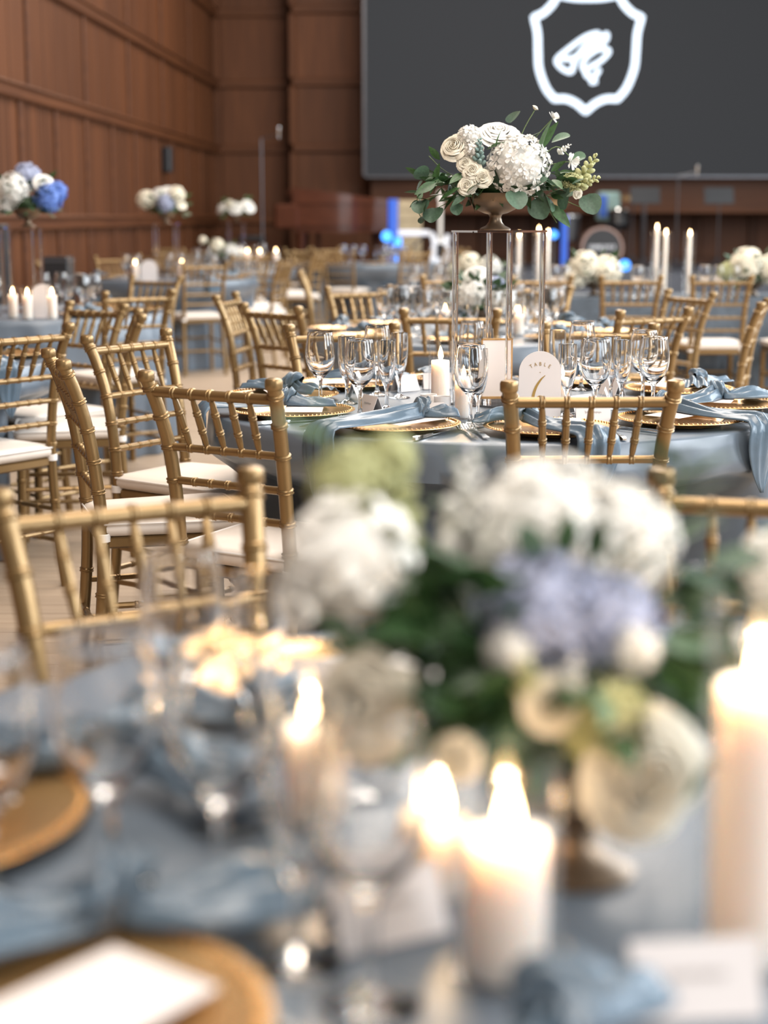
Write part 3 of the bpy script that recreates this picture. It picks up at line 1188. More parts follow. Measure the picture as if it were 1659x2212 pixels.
def hydrangea_mesh(material, n=90, seed=0, ps=0.21, lo=-0.55):
    rng = random.Random(seed)
    b = MB()
    b.sphere((0, 0, 0), 0.80, 12, 8)
    for k in range(n):
        z = 1 - (k + 0.5) / n * (1 - lo)
        a = k * 2.39996
        r = math.sqrt(max(0, 1 - z * z))
        d = Vector((r * math.cos(a), r * math.sin(a), z)) + Vector((rng.uniform(-.25, .25), rng.uniform(-.25, .25), rng.uniform(-.25, .25)))
        d.normalize()
        p = d * rng.uniform(0.88, 1.04)
        q = d.to_track_quat('Z', 'Y').to_matrix()
        t0 = rng.uniform(0, 6)
        for j in range(4):
            t = t0 + j * PI / 2
            s = ps * rng.uniform(0.85, 1.15)
            cup = rng.uniform(0.02, 0.09)
            loc = []
            for rr, da, hz in ((0.05, 0, 0), (0.55, -0.55, cup), (1.0, -0.32, cup * 1.4), (1.08, 0, cup * 0.9), (1.0, 0.32, cup * 1.4), (0.55, 0.55, cup)):
                loc.append(tuple(p + q @ Vector((s * rr * math.cos(t + da), s * rr * math.sin(t + da), hz))))
            b.add(loc, [(0, 1, 2, 3), (0, 3, 4, 5)])
    return b.mesh('hydrangea', material, True, 180)


def carnation_mesh(material, seed=0, n=26):
    rng = random.Random(seed)
    b = MB()
    for k in range(n):
        a = 2 * PI * k / n * 2.618
        el = rng.uniform(0.1, 1.35)
        d = Vector((math.cos(a) * math.cos(el), math.sin(a) * math.cos(el), math.sin(el)))
        sd = d.cross(Vector((0, 0, 1)))
        sd = sd.normalized() if sd.length > 1e-3 else Vector((1, 0, 0))
        b.add([tuple(d * 0.1 - sd * 0.05), tuple(d * 0.1 + sd * 0.05), tuple(d * 0.9 + sd * 0.22), tuple(d * 1.08 + sd * 0.1), tuple(d * 0.95), tuple(d * 1.08 - sd * 0.1), tuple(d * 0.9 - sd * 0.22)],
              [(0, 1, 2, 3, 4), (0, 4, 5, 6)])
    return b.mesh('carnation', material, True, 180)


def bud_spike_mesh(material, n=16, seed=0, L=1.0):
    rng = random.Random(seed)
    b = MB()
    for k in range(n):
        t = k / (n - 1)
        a = k * 2.4
        s = 0.17 * (1 - 0.65 * t)
        rr = 0.16 * (1 - 0.6 * t)
        k0 = len(b.v)
        b.sphere((0, 0, 0), (s * 0.7, s * 0.7, s * 1.15), 7, 5)
        d = Vector((math.cos(a), math.sin(a), 0.8)).to_track_quat('Z', 'Y').to_matrix().to_4x4()
        b.xf(Matrix.Translation((rr * math.cos(a), rr * math.sin(a), L * t)) @ d, k0)
    return b.mesh('bud_spike', material, True, 180)


def leaf_mesh(kind, material):
    b = MB()
    n = 8

    def w_(t):
        if kind == 'round':
            return 0.50 * math.sqrt(max(0, 1 - (2 * (t * 0.97 + 0.015) - 1) ** 2)) * (1.05 - 0.25 * (t - 0.5))
        return 0.21 * math.sin(PI * min(1, t * 0.98 + 0.01)) ** 0.8 * (1.15 - 0.5 * t)

    def fn(u, v):
        a = u * 2 - 1
        wd = w_(v)
        z = (0.10 if kind == 'round' else 0.09) * abs(a) * wd * 2 - 0.16 * v * v
        return (a * wd, v, z)
    b.grid(fn, 6, n)
    return b.mesh('round_leaf' if kind == 'round' else 'pointed_leaf', material, True, 180)


FM = {}
FM['rose_white'] = rose_mesh('white_petal', 1, 1.15)
FM['rose_cream'] = rose_mesh('cream_petal', 2, 0.8)
FM['rose_spray'] = rose_mesh('cream_petal', 3, 0.9, 4)
FM['rose_gold'] = rose_mesh('cream_petal', 4, 0.7)
FM['hyd_white'] = hydrangea_mesh('white_petal', 120, 1)
FM['hyd_blue'] = hydrangea_mesh('blue_petal', 110, 2)
FM['hyd_sky'] = hydrangea_mesh('sky_petal', 70, 3, 0.26)
FM['hyd_white_s'] = hydrangea_mesh('white_petal', 60, 4, 0.28)
FM['hyd_cream_s'] = hydrangea_mesh('cream_petal', 60, 5, 0.28)
FM['hyd_green'] = hydrangea_mesh('green_petal', 60, 6, 0.28)
FM['hyd_ivory'] = hydrangea_mesh('ivory_petal', 120, 8)
FM['stock_ivory'] = hydrangea_mesh('ivory_petal', 34, 9, 0.42)
FM['stock'] = hydrangea_mesh('white_petal', 34, 7, 0.42)
FM['carnation'] = carnation_mesh('white_petal', 1)
FM['snap'] = bud_spike_mesh('green_petal', 18, 1)
FM['spike_white'] = bud_spike_mesh('white_petal', 14, 2)
FM['dusty'] = bud_spike_mesh('dusty_leaf', 22, 3)
FM['euc'] = leaf_mesh('round', 'euc')
FM['lance'] = leaf_mesh('lance', 'leaf')
FM['lance_euc'] = leaf_mesh('lance', 'euc')
NAMES = {'rose_white': 'rose', 'rose_cream': 'rose', 'rose_spray': 'spray_rose', 'rose_gold': 'rose', 'hyd_white': 'hydrangea', 'hyd_blue': 'hydrangea', 'hyd_sky': 'hydrangea',
         'hyd_white_s': 'hydrangea', 'hyd_cream_s': 'hydrangea', 'hyd_green': 'hydrangea', 'stock': 'stock_bloom', 'hyd_ivory': 'hydrangea', 'stock_ivory': 'stock_bloom', 'carnation': 'carnation', 'snap': 'snapdragon', 'spike_white': 'delphinium',
         'dusty': 'eucalyptus_tip', 'euc': 'round_leaf', 'lance': 'pointed_leaf', 'lance_euc': 'pointed_leaf'}
PLAB = {'hyd_blue': 'pale blue hydrangea head', 'hyd_sky': 'bright blue hydrangea head', 'hyd_green': 'pale green bloom', 'rose_gold': 'cream rose', 'hyd_white': 'white hydrangea head', 'rose_cream': 'cream rose'}


def bloom(root, kind, p, size, face=(0, -0.4, 1), roll=0.0, squash=None):
    q = Vector(face).to_track_quat('Z', 'Y') @ Quaternion((0, 0, 1), roll)
    o = inst(NAMES[kind], FM[kind], root, p)
    o.rotation_mode = 'QUATERNION'
    o.rotation_quaternion = q
    o.scale = (size, size, size) if squash is None else (size, size, size * squash)
    if kind in PLAB:
        o['label'] = PLAB[kind]
    return o


KEEP_CLEAR = []      # (x, y, radius, height) of candle cylinders in a bouquet's own frame


def leaf(root, kind, p, d, size, roll=0.0):
    dn = Vector(d).normalized()
    for f in (0, 0.33, 0.66, 1.0):
        q = Vector(p) + dn * size * f
        for cx, cy, cr, chh in KEEP_CLEAR:
            if q.z < chh and math.hypot(q.x - cx, q.y - cy) < cr + 0.020:
                return None
    q = Vector(d).to_track_quat('Y', 'Z') @ Quaternion((0, 1, 0), roll)
    o = inst(NAMES[kind], FM[kind], root, p)
    o.rotation_mode = 'QUATERNION'
    o.rotation_quaternion = q
    o.scale = (size, size, size)
    return o


def compote(root, r=0.074, h=0.098, foot=0.043, seg=48, name='compote_bowl'):
    k = r / 0.074
    kz = h / 0.098
    P = [(0, 0), (foot * 0.98, 0), (foot, 0.003 * kz), (foot * 0.92, 0.006 * kz), (foot * 0.62, 0.012 * kz), (0.017 * k, 0.022 * kz), (0.0145 * k, 0.034 * kz), (0.0165 * k, 0.040 * kz), (0.0185 * k, 0.042 * kz),
         (0.030 * k, 0.045 * kz), (0.050 * k, 0.055 * kz), (0.064 * k, 0.069 * kz), (0.071 * k, 0.084 * kz), (0.074 * k, 0.098 * kz), (0.072 * k, 0.0985 * kz), (0.066 * k, 0.08 * kz), (0.045 * k, 0.062 * kz), (0, 0.058 * kz)]
    return MB().lathe(P, seg).build(name, 'bronze', root, angle=60)


def foliage_leaves(root, rng, n, z0, r0, spread, L, droop=0.3, kinds=('lance', 'lance', 'lance_euc', 'euc'), ymin=-9):
    for k in range(n):
        a = rng.uniform(0, 2 * PI)
        e = rng.uniform(-droop, 0.55)
        d = Vector((math.cos(a) * math.cos(e), math.sin(a) * math.cos(e), math.sin(e)))
        s = rng.uniform(0.3, 1.0) * spread
        p = Vector((r0 * math.cos(a), r0 * math.sin(a) * 0.8, z0)) + d * s * 0.9
        p.z += rng.uniform(-0.01, 0.03)
        kd = rng.choice(kinds)
        dd = d + Vector((rng.uniform(-.7, .7), rng.uniform(-.7, .7), rng.uniform(-.6, .5)))
        leaf(root, kd, p, dd, L * rng.uniform(0.7, 1.25) * (0.75 if kd == 'euc' else 1.1), rng.uniform(-1.2, 1.2))


def stems(root, pts_list, r=0.0012, material='stem'):
    for pts in pts_list:
        MB().tube(smooth_path(pts, 5), r, 5).build('stem', material, root)


def core(root, c, r):
    # mossy ball the stems are pushed into
    MB().sphere(c, r, 14, 9).build('moss_core', 'leaf', root)


# ---- tall arrangement of table six
PLZ = 1.2340      # top of the clear stand's upper plate
arr = empty('floral_centerpiece', (T1[0] - 0.012, T1[1], PLZ))
tag(arr, 'white rose and hydrangea bouquet in a bronze bowl atop the clear TABLE 6 stand', 'flowers')
compote(arr, 0.080, 0.100)
core(arr, (0.015, 0, 0.125), (0.085, 0.065, 0.055))
bloom(arr, 'hyd_white', (0.058, -0.055, 0.170), 0.080, (0.1, -0.75, 0.55))
bloom(arr, 'rose_cream', (-0.116, -0.035, 0.222), 0.043, (-0.35, -0.75, 0.45), 0.4)
bloom(arr, 'rose_white', (0.005, -0.01, 0.262), 0.060, (0.05, -0.55, 0.85), 0.9, 0.75)
for x, y, z, s in ((-0.088, -0.06, 0.178, 0.026), (-0.070, -0.075, 0.158, 0.030), (-0.084, -0.085, 0.118, 0.029), (-0.042, -0.085, 0.138, 0.030)):
    bloom(arr, 'rose_spray', (x, y, z), s, (x * 3, -0.8, 0.35), x * 40)
bloom(arr, 'stock', (-0.076, -0.03, 0.250), 0.030, (0, -0.6, 0.8))
bloom(arr, 'stock', (-0.066, -0.045, 0.214), 0.026, (0, -0.8, 0.6))
bloom(arr, 'dusty', (-0.052, -0.06, 0.178), 0.066, (0.02, -0.15, 1))
bloom(arr, 'carnation', (0.152, -0.01, 0.300), 0.019, (0.75, -0.3, 0.45))
bloom(arr, 'carnation', (0.199, -0.06, 0.184), 0.024, (0.6, -0.7, -0.1))
bloom(arr, 'rose_spray', (0.106, 0.0, 0.330), 0.010, (0.6, -0.1, 0.8))
bloom(arr, 'spike_white', (0.170, -0.03, 0.208), 0.040, (0.5, -0.4, 0.4))
bloom(arr, 'snap', (0.215, -0.02, 0.115), 0.105, (0.55, -0.2, 0.85))
bloom(arr, 'snap', (0.205, -0.035, 0.120), 0.080, (0.9, -0.3, 0.25))
bloom(arr, 'hyd_green', (0.205, -0.03, 0.128), 0.026, (0.3, -0.8, 0.3))
bloom(arr, 'rose_spray', (0.222, -0.04, 0.098), 0.015, (0.3, -0.8, -0.2))
stems(arr, [[(0.03, 0, 0.14), (0.07, 0, 0.26), (0.105, 0, 0.325)], [(0.04, 0, 0.14), (0.10, 0, 0.24), (0.150, -0.01, 0.298)],
            [(0.05, -0.02, 0.13), (0.12, -0.03, 0.17), (0.198, -0.06, 0.184)], [(0.05, -0.02, 0.12), (0.14, -0.03, 0.12), (0.215, -0.02, 0.115)],
            [(-0.05, -0.02, 0.11), (-0.14, -0.03, 0.10), (-0.215, -0.04, 0.07), (-0.205, -0.04, 0.03)], [(-0.05, -0.02, 0.10), (-0.12, -0.04, 0.08), (-0.17, -0.05, 0.055)],
            [(0.08, -0.02, 0.10), (0.16, -0.03, 0.09), (0.24, -0.03, 0.06), (0.262, -0.03, 0.07)], [(0.06, -0.03, 0.11), (0.15, -0.02, 0.22), (0.20, -0.01, 0.20), (0.25, -0.02, 0.15)],
            [(-0.06, 0, 0.12), (-0.14, 0, 0.16), (-0.185, -0.01, 0.20)], [(0.06, -0.04, 0.10), (0.12, -0.05, 0.08), (0.165, -0.05, 0.02)]])
for x, y, z, dx, dy, dz, s, rl in (
        (-0.205, -0.05, 0.080, -0.15, -0.75, -0.55, 0.050, 0.2), (-0.168, -0.055, 0.060, -0.25, -0.8, -0.6, 0.056, 0.1), (-0.192, -0.05, 0.040, -0.5, -0.8, -0.5, 0.036, 0.3),
        (-0.185, -0.02, 0.150, -0.9, -0.3, 0.15, 0.046, 0.9), (0.040, -0.105, 0.105, 0.25, -0.6, -0.65, 0.060, 0.1), (0.098, -0.09, 0.115, 0.5, -0.5, 0.45, 0.045, 0.7),
        (0.105, -0.07, 0.085, 0.3, -0.5, -0.8, 0.062, 0.9), (0.130, -0.06, 0.095, 0.4, -0.6, -0.7, 0.056, -0.6), (0.190, -0.04, 0.110, -0.2, -0.5, -0.8, 0.060, 0.8),
        (0.246, -0.03, 0.095, 0.35, -0.5, -0.75, 0.060, 0.6), (0.038, 0.02, 0.290, 0.35, -0.5, 0.7, 0.046, 0.2), (0.155, 0.02, 0.240, 0.75, -0.4, 0.35, 0.052, 0.5),
        (0.110, 0.01, 0.215, 0.5, -0.5, -0.1, 0.036, 0.4), (0.205, 0.02, 0.190, 0.6, -0.5, 0.2, 0.048, 0.7), (-0.112, -0.06, 0.070, 0.1, -0.6, -0.75, 0.034, 0.4)):
    leaf(arr, 'euc', (x, y, z), (dx, dy, dz), s, rl)
for x, y, z, dx, dy, dz, s, rl in (
        (0.112, -0.06, 0.195, 0.15, -0.2, 0.9, 0.110, 0.5), (0.120, -0.03, 0.215, 0.35, -0.2, 0.8, 0.09, -0.4), (-0.006, -0.075, 0.215, 0.1, -0.25, 0.9, 0.058, 0.9), (-0.03, -0.05, 0.215, 0.5, -0.4, 0.3, 0.06, 0.6),
        (0.072, 0.0, 0.235, 0.6, -0.2, 0.5, 0.06, 0.2), (-0.155, -0.01, 0.190, -0.6, -0.2, 0.7, 0.05, 1.2), (0.145, -0.04, 0.07, 0.6, -0.3, -0.6, 0.085, 0.9)):
    leaf(arr, 'lance', (x, y, z), (dx, dy, dz), s, rl)
rg = random.Random(31)
for k in range(64):
    side = -1 if k % 2 else 1
    sx = rg.uniform(0.02, 0.17) if side < 0 else rg.uniform(0.03, 0.19)
    p = (side * sx, rg.uniform(-0.09, 0.05), 0.105 + rg.uniform(-0.015, 0.035) * (1 - sx * 2) + (0.03 if sx > 0.12 else 0))
    leaf(arr, rg.choice(('lance', 'lance', 'lance_euc')), p, (side * rg.uniform(0.2, 1), rg.uniform(-0.9, 0.3), rg.uniform(-0.75, 0.35)), rg.uniform(0.038, 0.070), rg.uniform(-1.2, 1.2))

for cx_, cz_, sx_, sz_, sd in ((-0.150, 0.115, 0.065, 0.038, -1), (0.150, 0.135, 0.060, 0.045, 1), (0.0, 0.100, 0.10, 0.012, 0)):
    for k in range(34):
        leaf(arr, rg.choice(('lance', 'lance', 'lance', 'lance_euc')), (cx_ + rg.uniform(-1, 1) * sx_, rg.uniform(-0.075, 0.03), cz_ + rg.uniform(-1, 1) * sz_),
             (sd * rg.uniform(0, 1) + rg.uniform(-0.3, 0.3), rg.uniform(-0.9, 0.2), rg.uniform(-0.6, 0.5)), rg.uniform(0.036, 0.062), rg.uniform(-1.2, 1.2))

# ---- clear acrylic stand
st = empty('acrylic_stand', (T1[0], T1[1], TZ), math.radians(9))
tag(st, 'tall clear four-legged acrylic stand lifting the bouquet on TABLE 6', 'stand')
HP = PLZ - TZ
hd = 0.124
ca = [(hd, 0), (0, hd), (-hd, 0), (0, -hd)]


def plate_mesh(g, z0, z1):
    b = MB()
    pts = []
    for i in range(4):
        c = Vector(ca[i]) * (1 + g)
        a = (Vector(ca[i - 1]) * (1 + g) - c).normalized() * 0.008
        d = (Vector(ca[(i + 1) % 4]) * (1 + g) - c).normalized() * 0.008
        pts += [c + a, c + d]
    return b.loft([[(p.x, p.y, z) for p in pts] for z in (z0, z1)])


plate_mesh(0.14, HP - 0.006, HP - 0.0005).build('top_plate', 'acrylic', st, False)
plate_mesh(0.14, 0.0, 0.006).build('base_plate', 'acrylic', st, False)
for x, y in ca:
    leg = MB().tube([(x, y, 0.0065), (x, y, HP - 0.0065)], 0.0085, 20).build('leg', 'acrylic', st)
    for zz in (0.010, HP - 0.03, HP * 0.55):
        MB().tube([(x, y, zz), (x, y, zz + 0.018)], 0.0028, 8).build('screw', 'silver', leg)

# ---- low arrangement of the foreground table
A0 = (0.155, 1.22, TZ)
ar0 = empty('floral_centerpiece', A0)
tag(ar0, 'low loose bouquet of blue hydrangea, white blooms and cream roses in a bronze bowl', 'flowers')
KEEP_CLEAR += [(x - A0[0], y - A0[1], r, h) for x, y, r, h in ((0.084, 1.036, 0.037, 0.17), (0.043, 1.175, 0.033, 0.10), (0.2573, 1.06, 0.036, 0.27), (-0.062, 1.30, 0.035, 0.155), (0.115, 1.47, 0.027, 0.25))]
compote(ar0, 0.080, 0.105, 0.048)
core(ar0, (-0.01, 0.0, 0.150), (0.105, 0.085, 0.070))
bloom(ar0, 'hyd_ivory', (-0.025, 0.035, 0.262), 0.064, (0, -0.3, 1))
bloom(ar0, 'hyd_ivory', (0.030, 0.030, 0.262), 0.046, (0.3, -0.3, 1))
bloom(ar0, 'hyd_blue', (-0.035, -0.035, 0.220), 0.049, (-0.1, -0.8, 0.6))
bloom(ar0, 'stock_ivory', (-0.062, -0.075, 0.205), 0.017, (-0.2, -0.9, 0.2))
bloom(ar0, 'stock_ivory', (0.030, -0.078, 0.205), 0.016, (0.3, -0.9, 0.2))
bloom(ar0, 'spike_white', (-0.020, -0.080, 0.170), 0.040, (0.1, -0.5, 0.9))
bloom(ar0, 'snap', (-0.045, -0.080, 0.165), 0.045, (-0.2, -0.5, 0.9))
bloom(ar0, 'hyd_blue', (0.015, -0.04, 0.210), 0.041, (0.3, -0.8, 0.5))
bloom(ar0, 'stock_ivory', (-0.182, -0.02, 0.262), 0.046, (-0.6, -0.6, 0.3))
bloom(ar0, 'carnation', (-0.198, -0.03, 0.236), 0.040, (-0.7, -0.7, -0.2))
bloom(ar0, 'hyd_green', (-0.180, 0.02, 0.312), 0.032, (-0.3, -0.5, 0.8))
bloom(ar0, 'hyd_green', (-0.152, 0.03, 0.330), 0.022, (0, -0.5, 0.9))
bloom(ar0, 'snap', (-0.150, 0.02, 0.262), 0.085, (0.1, -0.2, 1))
bloom(ar0, 'spike_white', (-0.095, 0.03, 0.255), 0.080, (0.1, 0, 1))
bloom(ar0, 'rose_cream', (-0.168, -0.065, 0.158), 0.046, (-0.5, -0.8, 0.1), 0.3)
bloom(ar0, 'rose_gold', (-0.034, -0.092, 0.168), 0.024, (-0.1, -0.9, 0.2), 0.5)
bloom(ar0, 'rose_gold', (-0.100, -0.095, 0.128), 0.020, (-0.4, -0.9, 0.0), 0.2)
bloom(ar0, 'rose_cream', (0.035, -0.090, 0.112), 0.054, (0.3, -0.9, 0.0), 0.8)
bloom(ar0, 'hyd_green', (0.010, -0.075, 0.150), 0.034, (0.1, -0.9, 0.2))
bloom(ar0, 'stock_ivory', (0.155, 0.02, 0.240), 0.030, (0.8, -0.4, 0.4))
bloom(ar0, 'carnation', (0.115, -0.06, 0.20), 0.018, (0.6, -0.7, 0.3))
rg = random.Random(11)
for k in range(120):
    a = rg.uniform(0, 2 * PI)
    e = rg.uniform(-0.35, 0.7)
    rr = rg.uniform(0.055, 0.135)
    p = (-0.01 + rr * math.cos(a), rr * math.sin(a) * 0.75, 0.150 + rr * math.sin(e) * 0.8)
    if p[1] < -0.02 and -0.07 < p[0] < 0.05 and p[2] > 0.18:
        continue
    leaf(ar0, rg.choice(('lance', 'lance', 'lance', 'lance_euc')), p, (math.cos(a), math.sin(a) * 0.7 - 0.2, math.sin(e) + rg.uniform(-0.5, 0.4)), rg.uniform(0.05, 0.085), rg.uniform(-1.2, 1.2))
for side, n, cx, cz in ((1, 26, 0.092, 0.20), (-1, 18, -0.105, 0.205)):
    for k in range(n):
        lx = cx + rg.uniform(-0.03, 0.05)
        leaf(ar0, rg.choice(('lance', 'lance', 'lance_euc')), (lx, rg.uniform(0.0, 0.07) if lx > 0.07 else rg.uniform(-0.06, 0.04), cz + rg.uniform(-0.065, 0.06)),
             (side * rg.uniform(0, 1), rg.uniform(-0.5, 0.3), rg.uniform(-0.4, 0.7)), rg.uniform(0.055, 0.085), rg.uniform(-1, 1))
for k in range(26):
    an = rg.uniform(0, 2 * PI)
    leaf(ar0, rg.choice(('lance', 'lance', 'lance_euc')), (-0.012 + 0.062 * math.cos(an), -0.055 + 0.02 * math.sin(an), 0.208 + 0.055 * math.sin(an)),
         (math.cos(an), -0.5, math.sin(an)), rg.uniform(0.04, 0.062), rg.uniform(-1.2, 1.2))
for k in range(22):
    leaf(ar0, 'lance', (-0.12 + rg.uniform(-0.04, 0.05), rg.uniform(-0.07, 0.0), 0.19 + rg.uniform(-0.07, 0.05)), (rg.uniform(-0.6, 0.6), rg.uniform(-0.9, 0), rg.uniform(-0.6, 0.6)), rg.uniform(0.05, 0.08), rg.uniform(-1, 1))
# loose sprigs rising above the blooms and one trailing to the cloth
sp = [([(-0.12, 0.02, 0.20), (-0.185, 0.03, 0.30), (-0.212, 0.05, 0.385)], 9), ([(0.06, 0.03, 0.21), (0.078, 0.045, 0.29), (0.085, 0.05, 0.335)], 8),
      ([(-0.06, 0.05, 0.24), (-0.10, 0.06, 0.33), (-0.085, 0.07, 0.352)], 6), ([(0.07, -0.06, 0.14), (0.112, -0.09, 0.085), (0.103, -0.12, 0.040)], 5)]
for pts, n in sp:
    path = smooth_path(pts, 8)
    MB().tube(path, 0.0014, 5).build('stem', 'stem', ar0)
    for k in range(n):
        i = int((0.25 + 0.75 * k / (n - 1)) * (len(path) - 2))
        d = (path[i + 1] - path[i]).normalized()
        leaf(ar0, 'lance', path[i], d * 0.6 + Vector((0.8 * (1 if k % 2 else -1), -0.2, 0.1)), 0.050, rg.uniform(-0.5, 0.5))


KEEP_CLEAR.clear()


# ---- smaller arrangements further back (blooms stay single, greenery too small to pick apart is one piece)
def far_arrangement(loc, label, blooms, r=0.12, seed=0, n=60, tall=True, leaf_l=0.07):
    a = empty('floral_centerpiece', loc)
    tag(a, label, 'flowers')
    compote(a, 0.078, 0.10, 0.045, 24)
    rng = random.Random(seed)
    for kd, x, y, z, s in blooms:
        bloom(a, kd, (x, y, z), s, (x * 4, y * 4 - 0.5, 0.6))
    b = MB()
    for k in range(n):
        an = rng.uniform(0, 2 * PI)
        e = rng.uniform(-0.5, 0.8)
        d = Vector((math.cos(an) * math.cos(e), math.sin(an) * math.cos(e), math.sin(e)))
        p = Vector((0, 0, 0.145)) + d * r * rng.uniform(0.4, 1.0)
        p.z = max(p.z, 0.07)
        L = leaf_l * rng.uniform(0.7, 1.2)
        sd = d.cross(Vector((rng.uniform(-1, 1), rng.uniform(-1, 1), 1))).normalized() * L * 0.26
        b.add([tuple(p), tuple(p + d * L * 0.45 + sd), tuple(p + d * L), tuple(p + d * L * 0.45 - sd)], [(0, 1, 2, 3)])
    b.sphere((0, 0, 0.125), (r * 0.62, r * 0.55, 0.05), 12, 7)
    tag(b.build('greenery', 'leaf', a, False), 'dark green leaves', kind='stuff')
    return a


def mini_stand(C, label, rz=0.2, h=0.463):
    s = empty('acrylic_stand', (C[0], C[1], TZ), rz)
    tag(s, label, 'stand')
    plate_mesh(0.14, h - 0.008, h - 0.0005).build('top_plate', 'acrylic', s, False)
    plate_mesh(0.14, 0.0, 0.006).build('base_plate', 'acrylic', s, False)
    for x, y in ca:
        MB().tube([(x, y, 0.0065), (x, y, h - 0.0085)], 0.0085, 10).build('leg', 'acrylic', s)


mini_stand(T4, 'clear four-legged stand under the bright blue hydrangea bouquet', 0.75)
far_arrangement((T4[0] + 0.04, T4[1], TZ + 0.463), 'tall white and bright blue hydrangea bouquet by the panelled wall',
                [('hyd_white_s', -0.06, -0.06, 0.20, 0.085), ('hyd_white_s', -0.10, -0.05, 0.13, 0.06), ('hyd_sky', 0.13, -0.06, 0.155, 0.075), ('hyd_sky', 0.17, -0.02, 0.19, 0.055), ('hyd_blue', 0.0, 0.02, 0.27, 0.075),
                 ('rose_white', 0.11, -0.05, 0.24, 0.06), ('hyd_cream_s', -0.17, 0.0, 0.18, 0.065)], 0.16, 4, 110)
mini_stand(T5, 'distant clear stand under the white bouquet with pale blue centre', 0.75)
far_arrangement((T5[0], T5[1], TZ + 0.463), 'distant tall white bouquet with a pale blue centre',
                [('hyd_cream_s', -0.16, -0.05, 0.20, 0.075), ('rose_white', -0.06, -0.05, 0.26, 0.06), ('hyd_blue', 0.01, -0.09, 0.17, 0.075), ('hyd_cream_s', 0.10, -0.05, 0.24, 0.07), ('rose_white', 0.02, 0, 0.28, 0.06), ('rose_cream', 0.14, -0.06, 0.16, 0.05)],
                0.17, 5, 90)
mini_stand(T6, 'farthest clear stand under the smallest white bouquet', 0.75)
far_arrangement((T6[0], T6[1], TZ + 0.463), 'farthest tall white bouquet, the smallest, near the music stand',
                [('rose_white', -0.17, -0.05, 0.17, 0.075), ('rose_white', 0.0, -0.08, 0.17, 0.085), ('rose_white', 0.16, -0.05, 0.19, 0.085), ('hyd_cream_s', -0.07, -0.06, 0.20, 0.055)], 0.20, 6, 80)
far_arrangement((T7[0] + 0.03, T7[1], TZ), 'low white bouquet with trailing green tips on a distant table',
                [('hyd_cream_s', -0.05, -0.05, 0.22, 0.075), ('hyd_white_s', 0.09, -0.05, 0.17, 0.07), ('hyd_white_s', 0.19, -0.03, 0.15, 0.06), ('hyd_cream_s', -0.20, 0, 0.28, 0.04)], 0.17, 7, 80)
far_arrangement((T3[0] + 0.05, T3[1] + 0.05, TZ), 'low white hydrangea bouquet seen between the clear stand legs',
                [('hyd_white_s', -0.055, -0.05, 0.165, 0.070), ('rose_white', -0.03, -0.02, 0.255, 0.065), ('hyd_white_s', 0.085, -0.06, 0.13, 0.070), ('hyd_blue', 0.06, 0.0, 0.20, 0.05)], 0.15, 8, 110)
far_arrangement((1.41, 10.84, TZ), 'low cream hydrangea bouquet on the head table before the drum',
                [('hyd_cream_s', -0.07, -0.05, 0.19, 0.10), ('hyd_cream_s', 0.07, -0.05, 0.16, 0.10), ('hyd_cream_s', -0.14, -0.06, 0.11, 0.07)], 0.18, 9, 90)
far_arrangement((2.48, 10.84, TZ), 'low cream hydrangea bouquet on the head table beyond the tapers',
                [('hyd_cream_s', -0.06, -0.05, 0.20, 0.11), ('hyd_cream_s', 0.10, -0.05, 0.17, 0.10), ('hyd_green', -0.18, -0.03, 0.15, 0.07)], 0.20, 10, 90)
far_arrangement((0.62, 10.84, TZ), 'low cream bouquet on the head table behind the clear stand',
                [('hyd_cream_s', -0.05, -0.03, 0.20, 0.08), ('hyd_white_s', 0.09, -0.02, 0.19, 0.07), ('hyd_cream_s', -0.14, 0, 0.15, 0.06)], 0.17, 12, 90)


# ------------------------------------------------------------------ table six: settings
def ray_to_edge(px, py, C, R, d):
    rx, ry = px - C[0], py - C[1]
    pd = rx * d[0] + ry * d[1]
    return -pd + math.sqrt(max(0, pd * pd - (rx * rx + ry * ry) + R * R))


def napkin(kx, ky, hang_dir, C, R, label, seed, hangs=True, hang=0.16, hi=True, group=None, L2=0.15, bend=0.0):
    l = math.hypot(*hang_dir)
    d = (hang_dir[0] / l, hang_dir[1] / l)
    if hangs:
        s = ray_to_edge(kx, ky, C, R, d)
        n = napkin_root(seed, s, s, L2, hang, hi, bend)
    else:
        n = napkin_root(seed, None, 0.15 if hi else 0.11, L2, 0, hi, bend)
    n.location = (kx, ky, TZ + 0.0228)
    n.rotation_euler = (0, 0, math.atan2(-d[1], -d[0]))
    tag(n, label, 'napkin', group)
    return n


